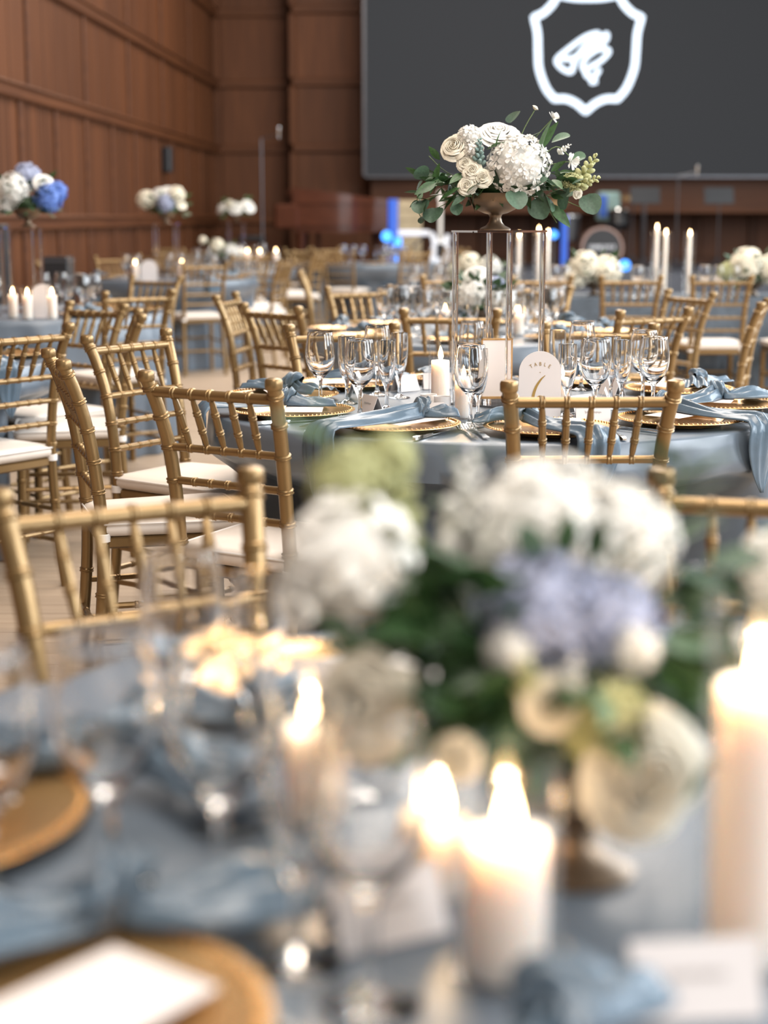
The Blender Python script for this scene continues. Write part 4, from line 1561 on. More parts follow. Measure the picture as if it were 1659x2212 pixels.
seatw = ['directly behind the chair back at TABLE 6', 'at TABLE 6 with the long hanging napkin corner', 'at TABLE 6 past the hanging napkin corner', 'at the TABLE 6 place with the upright napkin hump',
         'at the TABLE 6 place behind the tallest glasses', 'at the TABLE 6 place behind the clear stand', 'at the TABLE 6 place beyond the lit glass cylinder', 'at the TABLE 6 place before the far gold chair',
         'at the TABLE 6 place beside the angled gold chair', 'at the TABLE 6 place beside the votives']
G1 = (

        ('g', GOB, -0.063, 4.18, 'in front of the left-hand cluster by the script place card'), ('f', FLU, 0.007, 4.36, 'beside the tilted place cards'), ('g', GOB, -0.177, 4.44, 'standing apart before the spindle back chair'),
        ('f', FLU, -0.105, 4.50, 'between two goblets before the spindle back chair'), ('g', GOB, -0.020, 4.72, 'behind the flutes near the lit glass cylinder'), ('f', FLU, 0.045, 4.65, 'next to the lit glass cylinder'),
        ('g', GOB, 0.217, 4.00, 'right behind the two forks'), ('f', FLU, 0.240, 4.075, 'overlapping the goblet behind the two forks'), ('g', GOB, 0.270, 4.92, 'behind the clear stand legs'), ('f', FLU, 0.305, 4.83, 'between the clear stand legs'),
        ('g', GOB, 0.722, 4.28, 'with the widest bowl by the chair finial'), ('f', FLU, 0.650, 4.37, 'between goblets above the chair rail'), ('g', GOB, 0.735, 4.53, 'tucked behind the widest goblet'), ('f', FLU, 0.640, 4.50, 'behind the flute above the chair rail'),
        ('g', GOB, 0.556, 4.20, 'beside the arched sign over the chair rail'), ('f', FLU, 0.484, 4.222, 'touching the edge of the arched sign, candle glowing through'), ('g', GOB, 0.600, 4.86, 'far behind the arched sign'),
        ('f', FLU, 0.515, 4.76, 'just behind the arched sign'))
AVOID = [(q[2], q[3]) for q in G1] + [(0.155, 4.40), (0.205, 4.165), (0.478, 4.315), (0.118, 4.215), (0.152, 4.165), (0.402, 4.115), (0.32, 4.5), (0.36, 4.5), (0.28, 4.5)]
for k in range(10):
    a = math.radians(-82 + 36 * k)
    ca_, sa_ = math.cos(a), math.sin(a)
    tx, ty = -sa_, ca_                       # the diner's right hand side
    cx, cy = T1[0] + 0.625 * ca_, T1[1] + 0.625 * sa_
    CHG.place((cx, cy, TZ), a, 'gold beaded charger plate ' + seatw[k], 'plate')
    MENU.place((cx + 0.03 * tx - 0.02 * ca_, cy + 0.03 * ty - 0.02 * sa_, TZ + 0.0218), a + (1.3 if k in (9, 0) else 0.5 * math.sin(k * 3)), 'white menu card on the charger ' + seatw[k], 'card')
    bx, by = cx + 0.01 * ca_, cy + 0.01 * sa_
    if k in (0, 1, 2, 3, 4, 5, 6, 7, 8, 9):
        for j, off in enumerate((0.180, 0.208)):
            FORK.place((cx - tx * off + 0.10 * ca_, cy - ty * off + 0.10 * sa_, TZ + 0.0005), a + PI / 2, 'silver dinner fork ' + seatw[k], 'fork', 'forks at TABLE 6 place settings')
        KNIFE.place((cx + tx * 0.138 + 0.165 * ca_, cy + ty * 0.138 + 0.165 * sa_, TZ + 0.0005), a + PI / 2 + 0.04, 'silver table knife ' + seatw[k], 'knife')
    if k == 9:
        pc, prz = (0.112, 4.10), 0.05
    elif k == 0:
        pc, prz = (0.535, 4.075), -0.05
    else:
        prz = a + PI / 2
        for off, rr in ((0.05, 0.42), (-0.05, 0.42), (0.10, 0.42), (-0.10, 0.42), (0.0, 0.36), (0.14, 0.38), (-0.14, 0.38), (0.0, 0.30)):
            pc = (T1[0] + rr * ca_ + off * tx, T1[1] + rr * sa_ + off * ty)
            if all(math.hypot(pc[0] - g[0], pc[1] - g[1]) > 0.092 for g in AVOID):
                break
    PCARD.place((pc[0], pc[1], TZ + 0.0005), prz, 'white tent place card ' + seatw[k], 'card')
NK = [(0.345, 3.93, (0.55, -0.84), True, 0.15), (0.74, 4.14, (0.72, -0.69), True, 0.19), (0.93, 4.42, (0.9, 0.35), False, 0), (0.94, 4.78, (0.5, 0.85), False, 0),
      (0.62, 5.08, (-0.9, 0.3), False, 0), (0.25, 5.12, (1, 0.1), False, 0), (-0.05, 4.98, (-0.95, 0.4), False, 0), (-0.27, 4.66, (-0.9, 0.45), False, 0), (-0.27, 4.24, (-0.97, -0.1), True, 0.12), (0.09, 4.00, (-0.80, -0.60), True, 0.19)]
for k, (kx, ky, d, h, hl) in enumerate(NK):
    napkin(kx, ky, d, T1, R1 + 0.012, 'knotted dusty blue satin napkin ' + seatw[k], 40 + k, h, hl, L2=(0.12, 0.13, 0.15, 0.13, 0.14, 0.14, 0.13, 0.15, 0.13, 0.085)[k], bend=(0.8, 0.5, 0.2, 0.3, 0, 0.3, 0.2, -0.3, 0.2, -0.2)[k])

for nm, P, x, y, hint in G1:
    P.place((x, y, TZ), random.uniform(0, 6), ('empty clear stemmed goblet ' if nm == 'g' else 'empty clear champagne flute ') + hint, 'glass')

candle(0.155, 4.40, 0.025, 0.128, 'lit ivory pillar candle in the tall cylinder beside the clear stand', 0.0325, 0.185, 'tall clear glass cylinder around the lit pillar beside the stand', lamp=0.25)
candle(0.205, 4.165, 0.020, 0.095, 'short lit ivory pillar candle behind the forks and goblet', 0.026, 0.138, 'clear glass cylinder around the short pillar behind the goblet', lamp=0.2)
candle(0.478, 4.315, 0.024, 0.085, 'lit ivory pillar candle glowing behind the arched sign', 0.030, 0.145, 'clear glass cylinder behind the arched sign', lamp=0.3)
for x, y, lab in ((0.118, 4.215, 'white frosted votive cup behind its twin by the pillar candle'), (0.152, 4.165, 'white frosted votive cup nearest the script place card')):
    v = MB().lathe([(0, 0.006), (0.017, 0.006), (0.0205, 0.058), (0.0220, 0.0585), (0.0220, 0.056), (0.0205, 0.001), (0.019, 0), (0, 0)], 32).build('votive_cup', 'frost', loc=(x, y, TZ))
    tag(v, lab, 'votive')


# arched table number sign
def arch_loop(wd, h, y, n=20):
    pts = [(-wd, y, 0), (wd, y, 0), (wd, y, h - wd)]
    for k in range(1, n):
        a = PI * k / n
        pts.append((wd * math.cos(a), y, h - wd + wd * math.sin(a)))
    pts.append((-wd, y, h - wd))
    return pts


def glyph(ch, size, material, parent, name, x, z, rot, y=-0.0022):
    cu = bpy.data.curves.new('glyph', 'FONT')
    cu.body = ch
    cu.size = size
    cu.extrude = 0.0001
    cu.align_x = 'CENTER'
    o = bpy.data.objects.new('glyph', cu)
    COL.objects.link(o)
    me = bpy.data.meshes.new_from_object(o)
    bpy.data.objects.remove(o)
    bpy.data.curves.remove(cu)
    me.transform(Matrix.Translation((x, y, z)) @ Matrix.Rotation(rot, 4, 'Y') @ Matrix.Rotation(PI / 2, 4, 'X') @ Matrix.Diagonal((0.82, 1, 1, 1)))
    me.materials.append(M[material])
    return inst(name, me, parent)


def table_sign(loc, rz, label, wd=0.0545, h=0.180, letters=True):
    s = empty('table_number_sign', loc, rz)
    tag(s, label, 'sign')
    MB().loft([arch_loop(wd, h, 0.0015), arch_loop(wd, h, -0.0015)]).build('arch_panel', 'card', s, False)
    MB().box(-wd * 0.6, wd * 0.6, -0.014, 0.014, 0.0, 0.004).build('foot', 'card', s, False)
    if letters:
        R_ = 0.043
        for k, ch in enumerate('TABLE'):
            a = (k - 2) * 0.26
            glyph(ch, 0.0135, 'gold_ink', s, 'letter', R_ * math.sin(a), 0.100 + R_ * math.cos(a), a)
        MB().box(-0.0016, 0.0016, -0.0024, -0.0016, 0.1255, 0.1263).build('dash', 'gold_ink', s, False)
        # calligraphic six: a swelling main stroke and a closing bowl
        main = smooth_path([(0.013, 0, 0.118), (0.002, 0, 0.107), (-0.010, 0, 0.088), (-0.0175, 0, 0.062), (-0.015, 0, 0.040), (-0.004, 0, 0.030), (0.009, 0, 0.034), (0.015, 0, 0.047), (0.010, 0, 0.060), (-0.002, 0, 0.064), (-0.013, 0, 0.056)], 6)
        n = len(main)
        L_, Q_ = [], []
        for i, p in enumerate(main):
            t = main[min(i + 1, n - 1)] - main[max(i - 1, 0)]
            t.normalize()
            f = i / (n - 1)
            wdt = 0.0006 + 0.0030 * max(0, math.sin(PI * min(1, f / 0.62))) + (0.0018 * math.sin(PI * (f - 0.55) / 0.45) if f > 0.55 else 0)
            nv = Vector((-t.z, 0, t.x)) * wdt
            L_.append(p + nv)
            Q_.append(p - nv)
        b = MB()
        b.loft([[(l.x, -0.0024, l.z), (r.x, -0.0024, r.z), (r.x, -0.0016, r.z), (l.x, -0.0016, l.z)] for l, r in zip(L_, Q_)])
        b.build('numeral', 'gold_ink', s, False)
    return s


table_sign((0.402, 4.115, TZ), 0.0, 'white arched sign reading TABLE 6 in gold', letters=True)
table_sign((-1.78, 8.42, TZ), PI, 'plain back of an arched white sign by the candles under the bright blue bouquet', letters=False, wd=0.062, h=0.175)
table_sign((-1.94, 13.35, TZ), PI, 'plain white arched sign on the distant table under the tall white bouquet', letters=False, wd=0.07, h=0.17)

# gold-framed card under the stand
fc = empty('framed_card', (0.315, 4.47, TZ + 0.0065), 0.08)
tag(fc, 'white card in a thin gold frame between the clear stand legs', 'card')
MB().box(-0.040, 0.040, -0.0015, 0.0015, 0.018, 0.175).build('sheet', 'card', fc, False)
fb = MB()
for x0, x1, z0, z1 in ((-0.044, -0.040, 0.012, 0.180), (0.040, 0.044, 0.012, 0.180), (-0.044, 0.044, 0.012, 0.018), (-0.044, 0.044, 0.175, 0.180)):
    fb.box(x0, x1, -0.003, 0.003, z0, z1)
fb.build('frame', 'charger', fc, False)
MB().box(-0.045, 0.045, -0.016, 0.016, 0.0, 0.012).build('clear_base', 'acrylic', fc, False)

# ------------------------------------------------------------------ foreground table: settings
N0 = [(-0.235, 0.935, 'nearest the large pillar candle'), (-0.42, 1.31, 'beside the two blurred goblets'), (-0.075, 1.71, 'before the gold chair')]
for k, (x, y, hint) in enumerate(N0):
    CHG.place((x, y, TZ), k, 'gold charger plate with white card ' + hint, 'plate')
    MENU.place((x + (0.031, 0.0, 0.09)[k], y + (-0.003, -0.01, -0.0)[k], TZ + 0.0218), (-0.66, -0.9, 0.5)[k], 'white menu card on the gold plate ' + hint, 'card')
napkin(-0.195, 1.075, (-0.9, -0.42), T0, R0, 'knotted blue napkin across the gold plate nearest the main pillar candle', 61, False, L2=0.14)
napkin(-0.245, 1.40, (-0.9, 0.42), T0, R0, 'knotted blue napkin beside the two stemmed goblets on the low bouquet table', 62, False, L2=0.16)
napkin(0.105, 0.900, (-0.35, -0.93), T0, R0, 'dark folded blue napkin below the main pillar candle', 63, False, L2=0.075)
napkin(-0.11, 1.53, (-0.9, 0.1), T0, R0, 'knotted blue napkin in front of the farther gold plate of the low bouquet table', 64, False, L2=0.14)
for x, y, a, hint in ((0.205, 0.990, 0.10, 'in the open beyond the dark folded napkin'), (-0.055, 1.60, -0.2, 'on the farther plate before the gold chair'), (0.0, 1.10, 0.5, 'beside the main pillar candle')):
    PCARD.place((x, y, TZ + (0.021 if y > 1.5 else 0.0005)), a, 'white tent place card ' + hint, 'card')
for P, x, y, hint in ((GOB, -0.215, 1.185, 'before the folded napkin at the low bouquet table'), (GOB, -0.30, 1.145, 'over the white menu card at the low bouquet table'), (GOB, -0.195, 1.50, 'in front of the farther gold plate'),
                      (FLU, -0.120, 1.465, 'in front of the farther gold plate'), (GOB, -0.010, 0.995, 'beside the main lit pillar candle'), (FLU, -0.060, 1.055, 'beside the main lit pillar candle'),
                      (GOB, -0.125, 1.16, 'between the two lit candles by the bronze bowl'), (FLU, 0.30, 1.48, 'behind the low blue bouquet')):
    P.place((x, y, TZ), random.uniform(0, 6), ('blurred clear stemmed goblet ' if P is GOB else 'slim clear champagne flute ') + hint, 'glass')
for x, y, a, hint in ((-0.165, 1.30, -1.0, 'left of the two stemmed goblets'), (-0.145, 1.275, -1.0, 'left of the two stemmed goblets')):
    FORK.place((x, y, TZ + 0.0005), a, 'silver dinner fork lying across the cloth of the low bouquet table', 'fork', 'forks on the low bouquet table')
KNIFE.place((-0.03, 0.90, TZ + 0.0005), 0.6, 'silver knife beside the gold plate of the low bouquet table', 'knife')
candle(0.084, 1.036, 0.0285, 0.100, 'large lit pillar candle in front of the low bouquet', 0.0370, 0.165, 'clear cylinder around the large pillar in front of the bouquet', lamp=0.26)
candle(0.043, 1.175, 0.026, 0.055, 'squat lit candle glowing peach beside the bronze bowl', 0.033, 0.090, 'low clear cylinder around the squat peach candle', lamp=0.12)
candle(-0.062, 1.300, 0.028, 0.088, 'lit pillar candle glowing pink under the cream rose', 0.035, 0.150, 'clear cylinder around the pink-glowing pillar', lamp=0.4)
candle(0.2573, 1.06, 0.028, 0.200, 'tall lit pillar candle beside the dark leaves of the low bouquet', 0.036, 0.262, 'tall clear cylinder beside the dark leaves', lamp=0.3)
candle(0.115, 1.47, 0.022, 0.150, 'pillar candle hidden behind the low bouquet', 0.027, 0.245, 'tall clear cylinder whose rim shows above the white blooms', lamp=0.0, flame=False)


# ------------------------------------------------------------------ settings on the tables behind
def back_settings(C, angs, hint, nap=True, gl=True, r=0.60, seed=0):
    rng = random.Random(seed)
    for a in angs:
        c, s = math.cos(a), math.sin(a)
        CHGF.place((C[0] + r * c, C[1] + r * s, TZ), a, 'gold charger plate on ' + hint, 'plate', 'charger plates on ' + hint)
        if nap:
            napkin(C[0] + r * c, C[1] + r * s, (-s + rng.uniform(-.4, .4), c + rng.uniform(-.4, .4)), C, 0.8, 'knotted blue napkin on ' + hint, rng.randint(0, 99), False, hi=False, L2=0.11, group='napkins on ' + hint)
        if gl:
            for da, rr, P in ((0.32, 0.40, GOBF), (0.10, 0.36, FLUF), (0.56, 0.35, GOBF)):
                P.place((C[0] + (rr + rng.uniform(-.008, .008)) * math.cos(a + da), C[1] + (rr + rng.uniform(-.008, .008)) * math.sin(a + da), TZ), 0,
                        ('small clear goblet on ' if P is GOBF else 'small clear flute on ') + hint, 'glass', 'glasses on ' + hint)


H3 = 'the low white bouquet table behind TABLE 6'
back_settings(T3, [math.radians(-98 + 45 * k) for k in range(8)], H3, seed=13)
H2 = 'the table with the pale lit cloth side'
back_settings(T2, (0.25, 1.0), H2, seed=4, gl=False)
napkin(-1.42, 5.57, (0.86, -0.5), T2, 0.79, 'blue napkin corner hanging down the pale lit cloth', 77, True, 0.2)
H4 = 'the table under the bright blue hydrangea bouquet'
back_settings(T4, (-2.35, -0.75, 0.1, 0.9), H4, seed=5)
H5 = 'the distant table under the tall white bouquet'
back_settings(T5, (-2.8, -0.45, 0.35, 1.1), H5, nap=True, seed=6)
napkin(T5[0] + 0.36, T5[1] - 0.52, (0.6, -0.8), T5, 0.79, 'pale blue napkin corner hanging from the distant tall white bouquet table', 78, True, 0.22, False)
H7 = 'the distant low white bouquet table'
back_settings(T7, (-2.4, -1.6, 1.0), H7, nap=False, seed=7)
H8 = 'the table before the piano'
back_settings(T8, (-2.4, -1.5, -0.6, 0.6, 2.2), H8, nap=False, seed=8)
H6 = 'the smallest tall bouquet table near the stage'
back_settings(T6, (-1.8, -0.9), H6, nap=False, seed=9)
HH = 'the head table'
for x in (0.2, 0.35, 0.42, 0.86, 1.12, 1.18, 1.66, 1.74, 1.80, 2.12, 2.2, 2.3):
    (GOBF if int(x * 100) % 3 else FLUF).place((x, 10.62 + 0.08 * math.sin(x * 30), TZ), 0, 'small clear stemmed glass on the head table ' + ('by the cream bouquet behind the clear stand' if x < 0.6 else 'by the tapers behind the clear stand' if x < 1.3 else 'by the tapers between the cream bouquets' if x < 2 else 'by the farther cream bouquet'), 'glass', 'glasses on the head table')

for x, y, h, hint in ((0.27, 7.14, 0.10, 'left of the low white bouquet behind TABLE 6'), (0.60, 7.17, 0.09, 'right of the low white bouquet behind TABLE 6')):
    candle(x, y, 0.024, h, 'lit pillar candle ' + hint, 0.03, 0.16, 'clear cylinder around the candle ' + hint)
for x, y in ((-1.83, 8.27), (-1.71, 8.30), (-1.93, 8.38)):
    candle(x, y, 0.024, 0.12, 'lit candle beside the plain arched sign under the bright blue bouquet', 0.03, 0.17, 'clear cylinder beside the plain arched sign under the bright blue bouquet', group='candles by the plain arched sign', ggroup='cylinders by the plain arched sign')
for x, y in ((-2.06, 13.4), (-1.68, 13.45)):
    candle(x, y, 0.028, 0.13, 'lit candle on the distant table under the tall white bouquet', 0.035, 0.20, 'clear cylinder on the distant table under the tall white bouquet', group='candles on the distant tall bouquet table', ggroup='cylinders on the distant tall bouquet table')
for x, y in ((-1.40, 16.64), (-1.27, 16.55), (-1.12, 16.8)):
    candle(x, y, 0.028, 0.16, 'lit candle on the distant low white bouquet table', 0.035, 0.22, 'clear cylinder on the distant low white bouquet table', group='candles on the distant low bouquet table', ggroup='cylinders on the distant low bouquet table')
for x, h in ((0.90, 0.385), (1.03, 0.42), (1.10, 0.40)):
    candle(x, 10.80 + (0.08 if h == 0.40 else 0), 0.0125, h, 'tall lit white taper on the head table behind the clear stand', 0.038, 0.42, 'tall clear cylinder around a taper behind the clear stand', name='taper_candle', group='tapers behind the clear stand', ggroup='taper cylinders behind the clear stand')
for x, h in ((1.815, 0.435), (1.89, 0.40), (2.035, 0.395)):
    candle(x, 10.80 + (0.08 if h == 0.40 else 0), 0.0125, h, 'tall lit white taper on the head table between the cream bouquets', 0.038, 0.42, 'tall clear cylinder around a taper between the cream bouquets', name='taper_candle', group='tapers between the cream bouquets', ggroup='taper cylinders between the cream bouquets')


# ------------------------------------------------------------------ stage: piano, drums, guitar, stands, lamps
def piano():
    p = empty('grand_piano', (-1.30, 24.0, STZ))
    tag(p, 'dark red grand piano on the stage below the screen edge', 'piano')
    # outline in plan: keyboard end at -x, curved tail at +x
    out = [(0, -0.72), (0.55, -0.72), (0.8, -0.66), (1.0, -0.48), (1.15, -0.30), (1.35, -0.22), (1.48, -0.05), (1.5, 0.2), (1.42, 0.45), (1.2, 0.62), (0.8, 0.70), (0, 0.72)]
    out = [(q.x, q.y) for q in smooth_path([(a, b, 0) for a, b in out], 4)]
    MB().loft([[(x, y, z) for x, y in out] for z in (0.64, 0.95)]).build('body_rim', 'piano_side', p, angle=50)
    MB().loft([[(x * 0.97 + 0.02, y * 0.95, z) for x, y in out] for z in (0.55, 0.64)]).build('underframe', 'piano', p, False)
    lid = MB().loft([[(x * 1.02 - 0.01, y * 1.03, z + k * (0.20 - 0.125 * x)) for x, y in out] for z, k in ((0.955, 0), (0.985, 1))]).build('lid', 'piano', p, angle=50)
    MB().box(-0.25, 0.05, -0.72, 0.72, 0.60, 0.74, 0.02).build('key_bed', 'piano', p, False)
    keys = MB()
    for k in range(36):
        keys.box(-0.22, -0.06, -0.62 + k * 0.0345, -0.62 + k * 0.0345 + 0.033, 0.742, 0.755)
    tag(keys.build('keyboard', 'ivory', p, False), 'row of ivory keys', kind='stuff')
    for s in (-1, 1):
        MB().box(-0.27, 0.08, s * 0.72 - 0.05, s * 0.72 + 0.05, 0.60, 0.95, 0.03).build('cheek', 'piano', p, False)
    b = MB().box(-0.02, 0.02, -0.45, 0.45, 0, 0.20, 0.01)
    b.xf(Matrix.Translation((-0.03, 0, 0.96)) @ Matrix.Rotation(-0.3, 4, 'Y'))
    b.build('music_desk', 'piano', p, False)
    for x, y in ((0.1, -0.58), (0.1, 0.58), (1.2, 0.1)):
        MB().lathe([(0, 0.0), (0.03, 0.0), (0.035, 0.05), (0.045, 0.10), (0.05, 0.3), (0.07, 0.5), (0.085, 0.56), (0, 0.56)], 12, c=(x, y, 0)).build('leg', 'piano', p)
    MB().box(0.30, 0.36, -0.14, 0.14, 0.08, 0.58, 0.01).build('pedal_lyre', 'piano', p, False)
    bn = empty('piano_bench', (-1.95, 24.0, STZ))
    tag(bn, 'black padded bench in front of the piano keys', 'bench')
    MB().box(-0.18, 0.18, -0.38, 0.38, 0.42, 0.50, 0.02).build('seat', 'black', bn)
    for x in (-0.14, 0.14):
        for y in (-0.33, 0.33):
            MB().box(x - 0.02, x + 0.02, y - 0.02, y + 0.02, 0, 0.42).build('leg', 'black', bn, False)


piano()


def tripod_stand(name, x, y, h, label, head='mic', rz=0.0, cat='stand', mate='dark_metal'):
    s = empty(name, (x, y, STZ), rz)
    tag(s, label, cat)
    MB().tube([(0, 0, 0.05), (0, 0, h)], 0.011, 8).build('pole', mate, s)
    for k in range(3):
        a = k * 2 * PI / 3
        MB().tube([(0, 0, 0.16), (0.28 * math.cos(a), 0.28 * math.sin(a), 0.008)], 0.008, 6).build('leg', mate, s)
    if head == 'mic':
        MB().tube([(0, 0, h), (0.25, -0.1, h + 0.05)], 0.008, 6).build('boom_arm', mate, s)
        MB().lathe([(0, 0), (0.014, 0), (0.018, 0.10), (0.026, 0.12), (0.026, 0.15), (0, 0.165)], 10, c=(0.25, -0.1, h)).build('microphone', 'silver', s)
    elif head == 'desk':
        b = MB().box(-0.22, 0.22, -0.005, 0.005, -0.02, 0.24, 0.003)
        b.xf(Matrix.Translation((0, 0, h)) @ Matrix.Rotation(-0.35, 4, 'X'))
        b.build('desk', 'black', s, False)
    return s


tripod_stand('microphone_stand', -1.72, 23.0, 1.85, 'thin microphone stand before the piano keys')
tripod_stand('music_stand', 3.85, 24.0, 0.98, 'black music stand right of the tapers on the stage', 'desk')
tripod_stand('music_stand', 5.0, 24.3, 0.98, 'black music stand at the far end of the stage', 'desk')
tripod_stand('microphone_stand', 4.25, 23.6, 1.35, 'microphone stand between the tapers and the music stand')

# white keyboard table with cream amplifier, white guitar
kt = empty('keyboard_stand', (0.33, 23.6, STZ))
tag(kt, 'white keyboard on a stand beside the blue light column', 'keyboard')
MB().box(-0.33, 0.33, -0.15, 0.15, 0.50, 0.58, 0.01).build('white_body', 'stagewhite', kt, False)
for s in (-1, 1):
    MB().tube([(-0.25 * s, 0, 0.01), (0.25 * s, 0, 0.50)], 0.015, 8).build('cross_leg', 'dark_metal', kt)
am = empty('amplifier', (0.36, 24.5, STZ))
tag(am, 'cream slatted amplifier cabinet behind the white keyboard', 'amplifier')
MB().box(-0.21, 0.21, 0, 0.2, 0, 1.02, 0.01).build('cabinet', 'cream_box', am, False)
for k in range(6):
    MB().box(-0.19, 0.19, -0.012, 0.0, 0.12 + k * 0.15, 0.12 + k * 0.15 + 0.12, 0.004).build('slat', 'cream_box', am, False)
gt = empty('electric_guitar', (0.83, 23.9, STZ + 0.02))
tag(gt, 'white electric guitar upright on its stand', 'guitar')
gp = smooth_path([(0, 0, 0.05), (0.14, 0, 0.09), (0.17, 0, 0.22), (0.12, 0, 0.34), (0.14, 0, 0.47), (0.09, 0, 0.50), (0.04, 0, 0.43), (-0.04, 0, 0.43), (-0.10, 0, 0.53), (-0.15, 0, 0.50), (-0.12, 0, 0.34), (-0.17, 0, 0.22), (-0.14, 0, 0.09)], 4, True)
MB().loft([[(q.x, y, q.z) for q in gp] for y in (0.022, -0.022)]).build('body', 'stagewhite', gt, angle=40)
MB().box(-0.025, 0.025, -0.034, -0.012, 0.36, 0.98, 0.004).build('neck', 'ivory', gt, False)
MB().box(-0.04, 0.04, -0.03, -0.012, 0.98, 1.12, 0.006).build('headstock', 'ivory', gt, False)
MB().box(-0.06, 0.06, -0.030, -0.022, 0.16, 0.36, 0.004).build('pickguard', 'black', gt, False)
MB().box(-0.13, 0.13, -0.08, 0.12, -0.02, 0.05, 0.01).build('cradle', 'dark_metal', gt, False)

# drum kit: every drum and cymbal lifts away on its own
bd = empty('bass_drum', (3.20, 24.0, STZ))
tag(bd, 'bass drum with a dark front head and pale lettering band', 'drum')
R_ = 0.30
MB().lathe([(R_ * 0.98, -0.2), (R_, -0.2), (R_, 0.2), (R_ * 0.98, 0.2)], 36, c=(0, 0, R_ + 0.02), axis='y').build('shell', 'drum_shell', bd)
MB().lathe([(R_ * 0.92, -0.225), (R_ * 1.03, -0.225), (R_ * 1.03, -0.185), (R_ * 0.92, -0.185)], 36, c=(0, 0, R_ + 0.02), axis='y').build('hoop', 'drum_shell', bd)
MB().lathe([(0, -0.205), (R_ * 0.93, -0.205), (R_ * 0.93, -0.2), (0, -0.2)], 36, c=(0, 0, R_ + 0.02), axis='y').build('front_head', 'black', bd, False)
lt = MB()
rg = random.Random(2)
for k in range(11):
    x = -0.19 + k * 0.035
    lt.box(x, x + 0.010, -0.212, -0.206, R_ + 0.0, R_ + 0.065)
    lt.box(x, x + 0.026, -0.212, -0.206, R_ + rg.choice((0.0, 0.028, 0.055)), R_ + 0.065)
lt.build('lettering_band', 'stagewhite', bd, False)
for s in (-1, 1):
    MB().tube([(s * 0.26, -0.1, 0.25), (s * 0.36, -0.2, 0.005)], 0.01, 6).build('spur', 'dark_metal', bd)


def drum(name, x, y, z, r, h, label, matn, tilt=0.0, leg=True):
    d = empty(name, (x, y, STZ))
    tag(d, label, 'drum')
    b = MB().lathe([(0, 0), (r, 0), (r, h), (0, h)], 24)
    b.xf(Matrix.Translation((0, 0, z)) @ Matrix.Rotation(tilt, 4, 'X'))
    b.build('shell', matn, d, angle=40)
    b = MB().lathe([(r * 1.04, 0), (r * 1.04, 0.03), (r * 0.9, 0.03), (r * 0.9, 0.0)], 24, c=(0, 0, h - 0.01))
    b.xf(Matrix.Translation((0, 0, z)) @ Matrix.Rotation(tilt, 4, 'X'))
    b.build('hoop', 'silver', d)
    for k in range(3):
        a = k * 2.1 + 0.4
        MB().tube([(r * math.cos(a) * 0.9, r * math.sin(a) * 0.9, 0.003), (r * math.cos(a) * 0.9, r * math.sin(a) * 0.9, z + 0.1)], 0.009, 6).build('leg', 'dark_metal', d)


drum('floor_tom', 2.72, 24.15, 0.42, 0.19, 0.36, 'dark blue floor tom beside the bass drum', 'black')
drum('rack_tom', 3.55, 24.55, 0.62, 0.16, 0.22, 'tilted dark rack tom right above the bass drum', 'black', -0.3)
for x, z, lab in ((2.55, 0.98, 'bronze cymbal over the floor tom'), (3.72, 1.05, 'bronze cymbal catching a warm light beside the rack tom')):
    c = empty('cymbal_stand', (x, 24.35, STZ))
    tag(c, lab, 'cymbal')
    MB().tube([(0, 0, 0.1), (0, 0, z + 0.03)], 0.01, 6).build('pole', 'dark_metal', c)
    for k in range(3):
        a = k * 2 * PI / 3
        MB().tube([(0, 0, 0.2), (0.2 * math.cos(a), 0.2 * math.sin(a), 0.005)], 0.008, 6).build('leg', 'dark_metal', c)
    b = MB().lathe([(0, 0.03), (0.04, 0.025), (0.06, 0.01), (0.2, 0.0), (0.2, -0.003), (0, 0.0)], 24)
    b.xf(Matrix.Translation((0, 0, z)) @ Matrix.Rotation(0.25, 4, 'X'))
    b.build('cymbal_disc', 'charger', c)
tw = empty('stage_monitor', (3.45, 25.1, STZ))
tag(tw, 'pale blue-lit speaker cabinet on a pole behind the drums', 'speaker')
MB().tube([(0, 0, 0), (0, 0, 0.70)], 0.02, 8).build('pole', 'dark_metal', tw)
MB().box(-0.17, 0.17, -0.14, 0.14, 0.70, 1.15, 0.03).build('cabinet', 'dusty_leaf', tw, False)
MB().box(-0.15, -0.03, -0.16, -0.14, 0.76, 1.10, 0.01).build('blue_lit_panel', 'painted_blue_light', tw, False)  # blue-lit patch of the gear, its light put into the colour


def light_bar(x, y, h, label, z0=0.0, r=0.035, glow='blue_glow', group=None, lit=(0.35, 1.0)):
    s = empty('stage_light_column', (x, y, STZ))
    tag(s, label, 'stage light', group)
    MB().lathe([(0, 0), (0.14, 0), (0.14, 0.02), (0.03, 0.04), (0, 0.04)], 20).build('base', 'black', s)
    MB().tube([(0, 0, 0.04), (0, 0, h)], r * 0.6, 10).build('pole', 'dark_metal', s)
    MB().lathe([(0, h * lit[0]), (r, h * lit[0]), (r, h * lit[1]), (0, h * lit[1])], 16).build('lit_tube', glow, s)
    return s


light_bar(0.13, 23.3, 1.02, 'tall blue glowing light column left of the white keyboard', r=0.07, glow='blue_glow_soft', lit=(0.04, 1.0))
light_bar(0.20, 23.1, 0.48, 'short bright blue glowing tube before the white keyboard', r=0.05, lit=(0.05, 1.0))
light_bar(2.60, 23.4, 0.78, 'slim blue glowing column before the floor tom', r=0.045, glow='blue_glow_soft', lit=(0.06, 1.0))


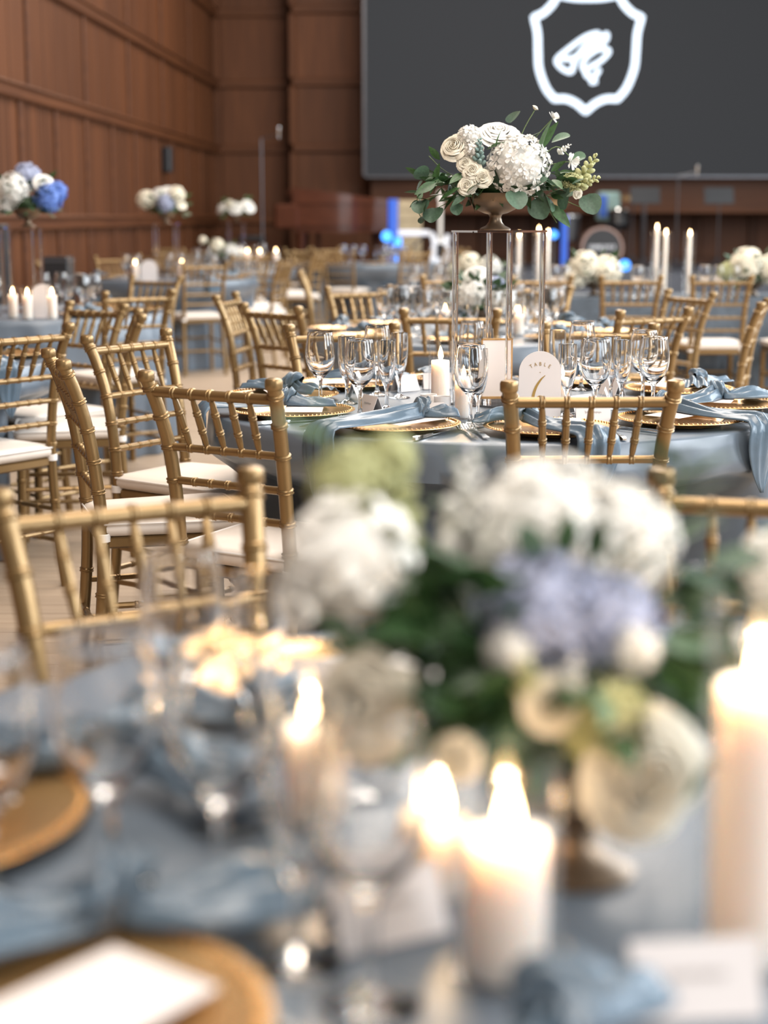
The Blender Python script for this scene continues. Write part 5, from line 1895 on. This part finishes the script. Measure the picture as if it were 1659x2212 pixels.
def par_can(x, y, z, label, matn='blue_glow', r=0.075):
    s = empty('stage_spotlight', (x, y, STZ))
    tag(s, label, 'stage light')
    if z > 0.15:
        MB().tube([(0, 0.03, 0), (0, 0.03, z)], 0.012, 8).build('pole', 'dark_metal', s)
        MB().box(-0.12, 0.12, -0.08, 0.14, 0, 0.02).build('base', 'black', s, False)
    else:
        MB().box(-0.08, 0.08, -0.04, 0.08, 0, z - r + 0.01).build('bracket', 'black', s, False)
    MB().lathe([(0, 0.14), (r * 0.8, 0.14), (r * 1.1, 0.0), (r * 1.02, -0.01), (r * 0.98, 0.0), (0, 0.0)], 20, c=(0, 0, z), axis='y').build('housing', 'black', s)
    MB().lathe([(0, -0.008), (r, -0.008), (r, -0.002), (0, -0.002)], 20, c=(0, 0, z), axis='y').build('lens', matn, s, False)


par_can(0.04, 23.0, 0.50, 'round blue spotlight left of the tall blue column')
par_can(-0.46, 22.9, 0.09, 'blue floor spotlight in front of the piano tail', r=0.07)
par_can(-0.72, 22.9, 0.09, 'blue floor spotlight in front of the piano legs', r=0.06)
par_can(2.42, 23.2, 0.52, 'small round blue spotlight left of the bass drum', r=0.06)
par_can(3.42, 23.0, 0.09, 'blue floor spotlight before the bass drum foot', r=0.08)
par_can(3.98, 25.0, 1.02, 'small warm white glowing disc above the cymbal', 'warm_glow', 0.05)

# ------------------------------------------------------------------ by the left wall
sk = empty('column_speaker', (-2.82, 11.6, 0))
tag(sk, 'tall black column loudspeaker by the panelled wall', 'speaker')
MB().box(-0.12, 0.12, -0.12, 0.12, 0.03, 1.22, 0.01).build('cabinet', 'black', sk, False)
MB().box(-0.10, 0.10, -0.13, -0.12, 0.1, 1.18, 0.004).build('grille', 'black', sk, False)
MB().box(-0.16, 0.16, -0.16, 0.16, 0, 0.03).build('base', 'black', sk, False)
fl = empty('equipment_case', (-2.43, 12.05, 0))
tag(fl, 'black upright equipment case behind the bright blue bouquet table', 'case')
MB().box(-0.10, 0.10, -0.12, 0.12, 0.04, 0.98, 0.01).build('case_body', 'black', fl, False)
for z in (0.05, 0.5, 0.94):
    MB().box(-0.104, 0.104, -0.124, 0.124, z, z + 0.02).build('edge_band', 'dark_metal', fl, False)
MB().box(-0.09, 0.09, -0.1, 0.1, 0, 0.04).build('caster_base', 'black', fl, False)
sc = empty('wall_sconce', (0, 0, 0))
u = 21.9
pos = WL0 + wdir * u
sc.location = (pos.x, pos.y, 1.85)
sc.rotation_euler = (0, 0, math.atan2(wdir.y, wdir.x))
tag(sc, 'small dark wall fitting on the oak panelling', 'wall fitting')
MB().box(-0.12, 0.12, -0.14, -0.02, 0, 0.34, 0.02).build('housing', 'black', sc, False)
MB().box(-0.05, 0.05, -0.03, -0.018, 0.08, 0.26).build('bracket', 'dark_metal', sc, False)
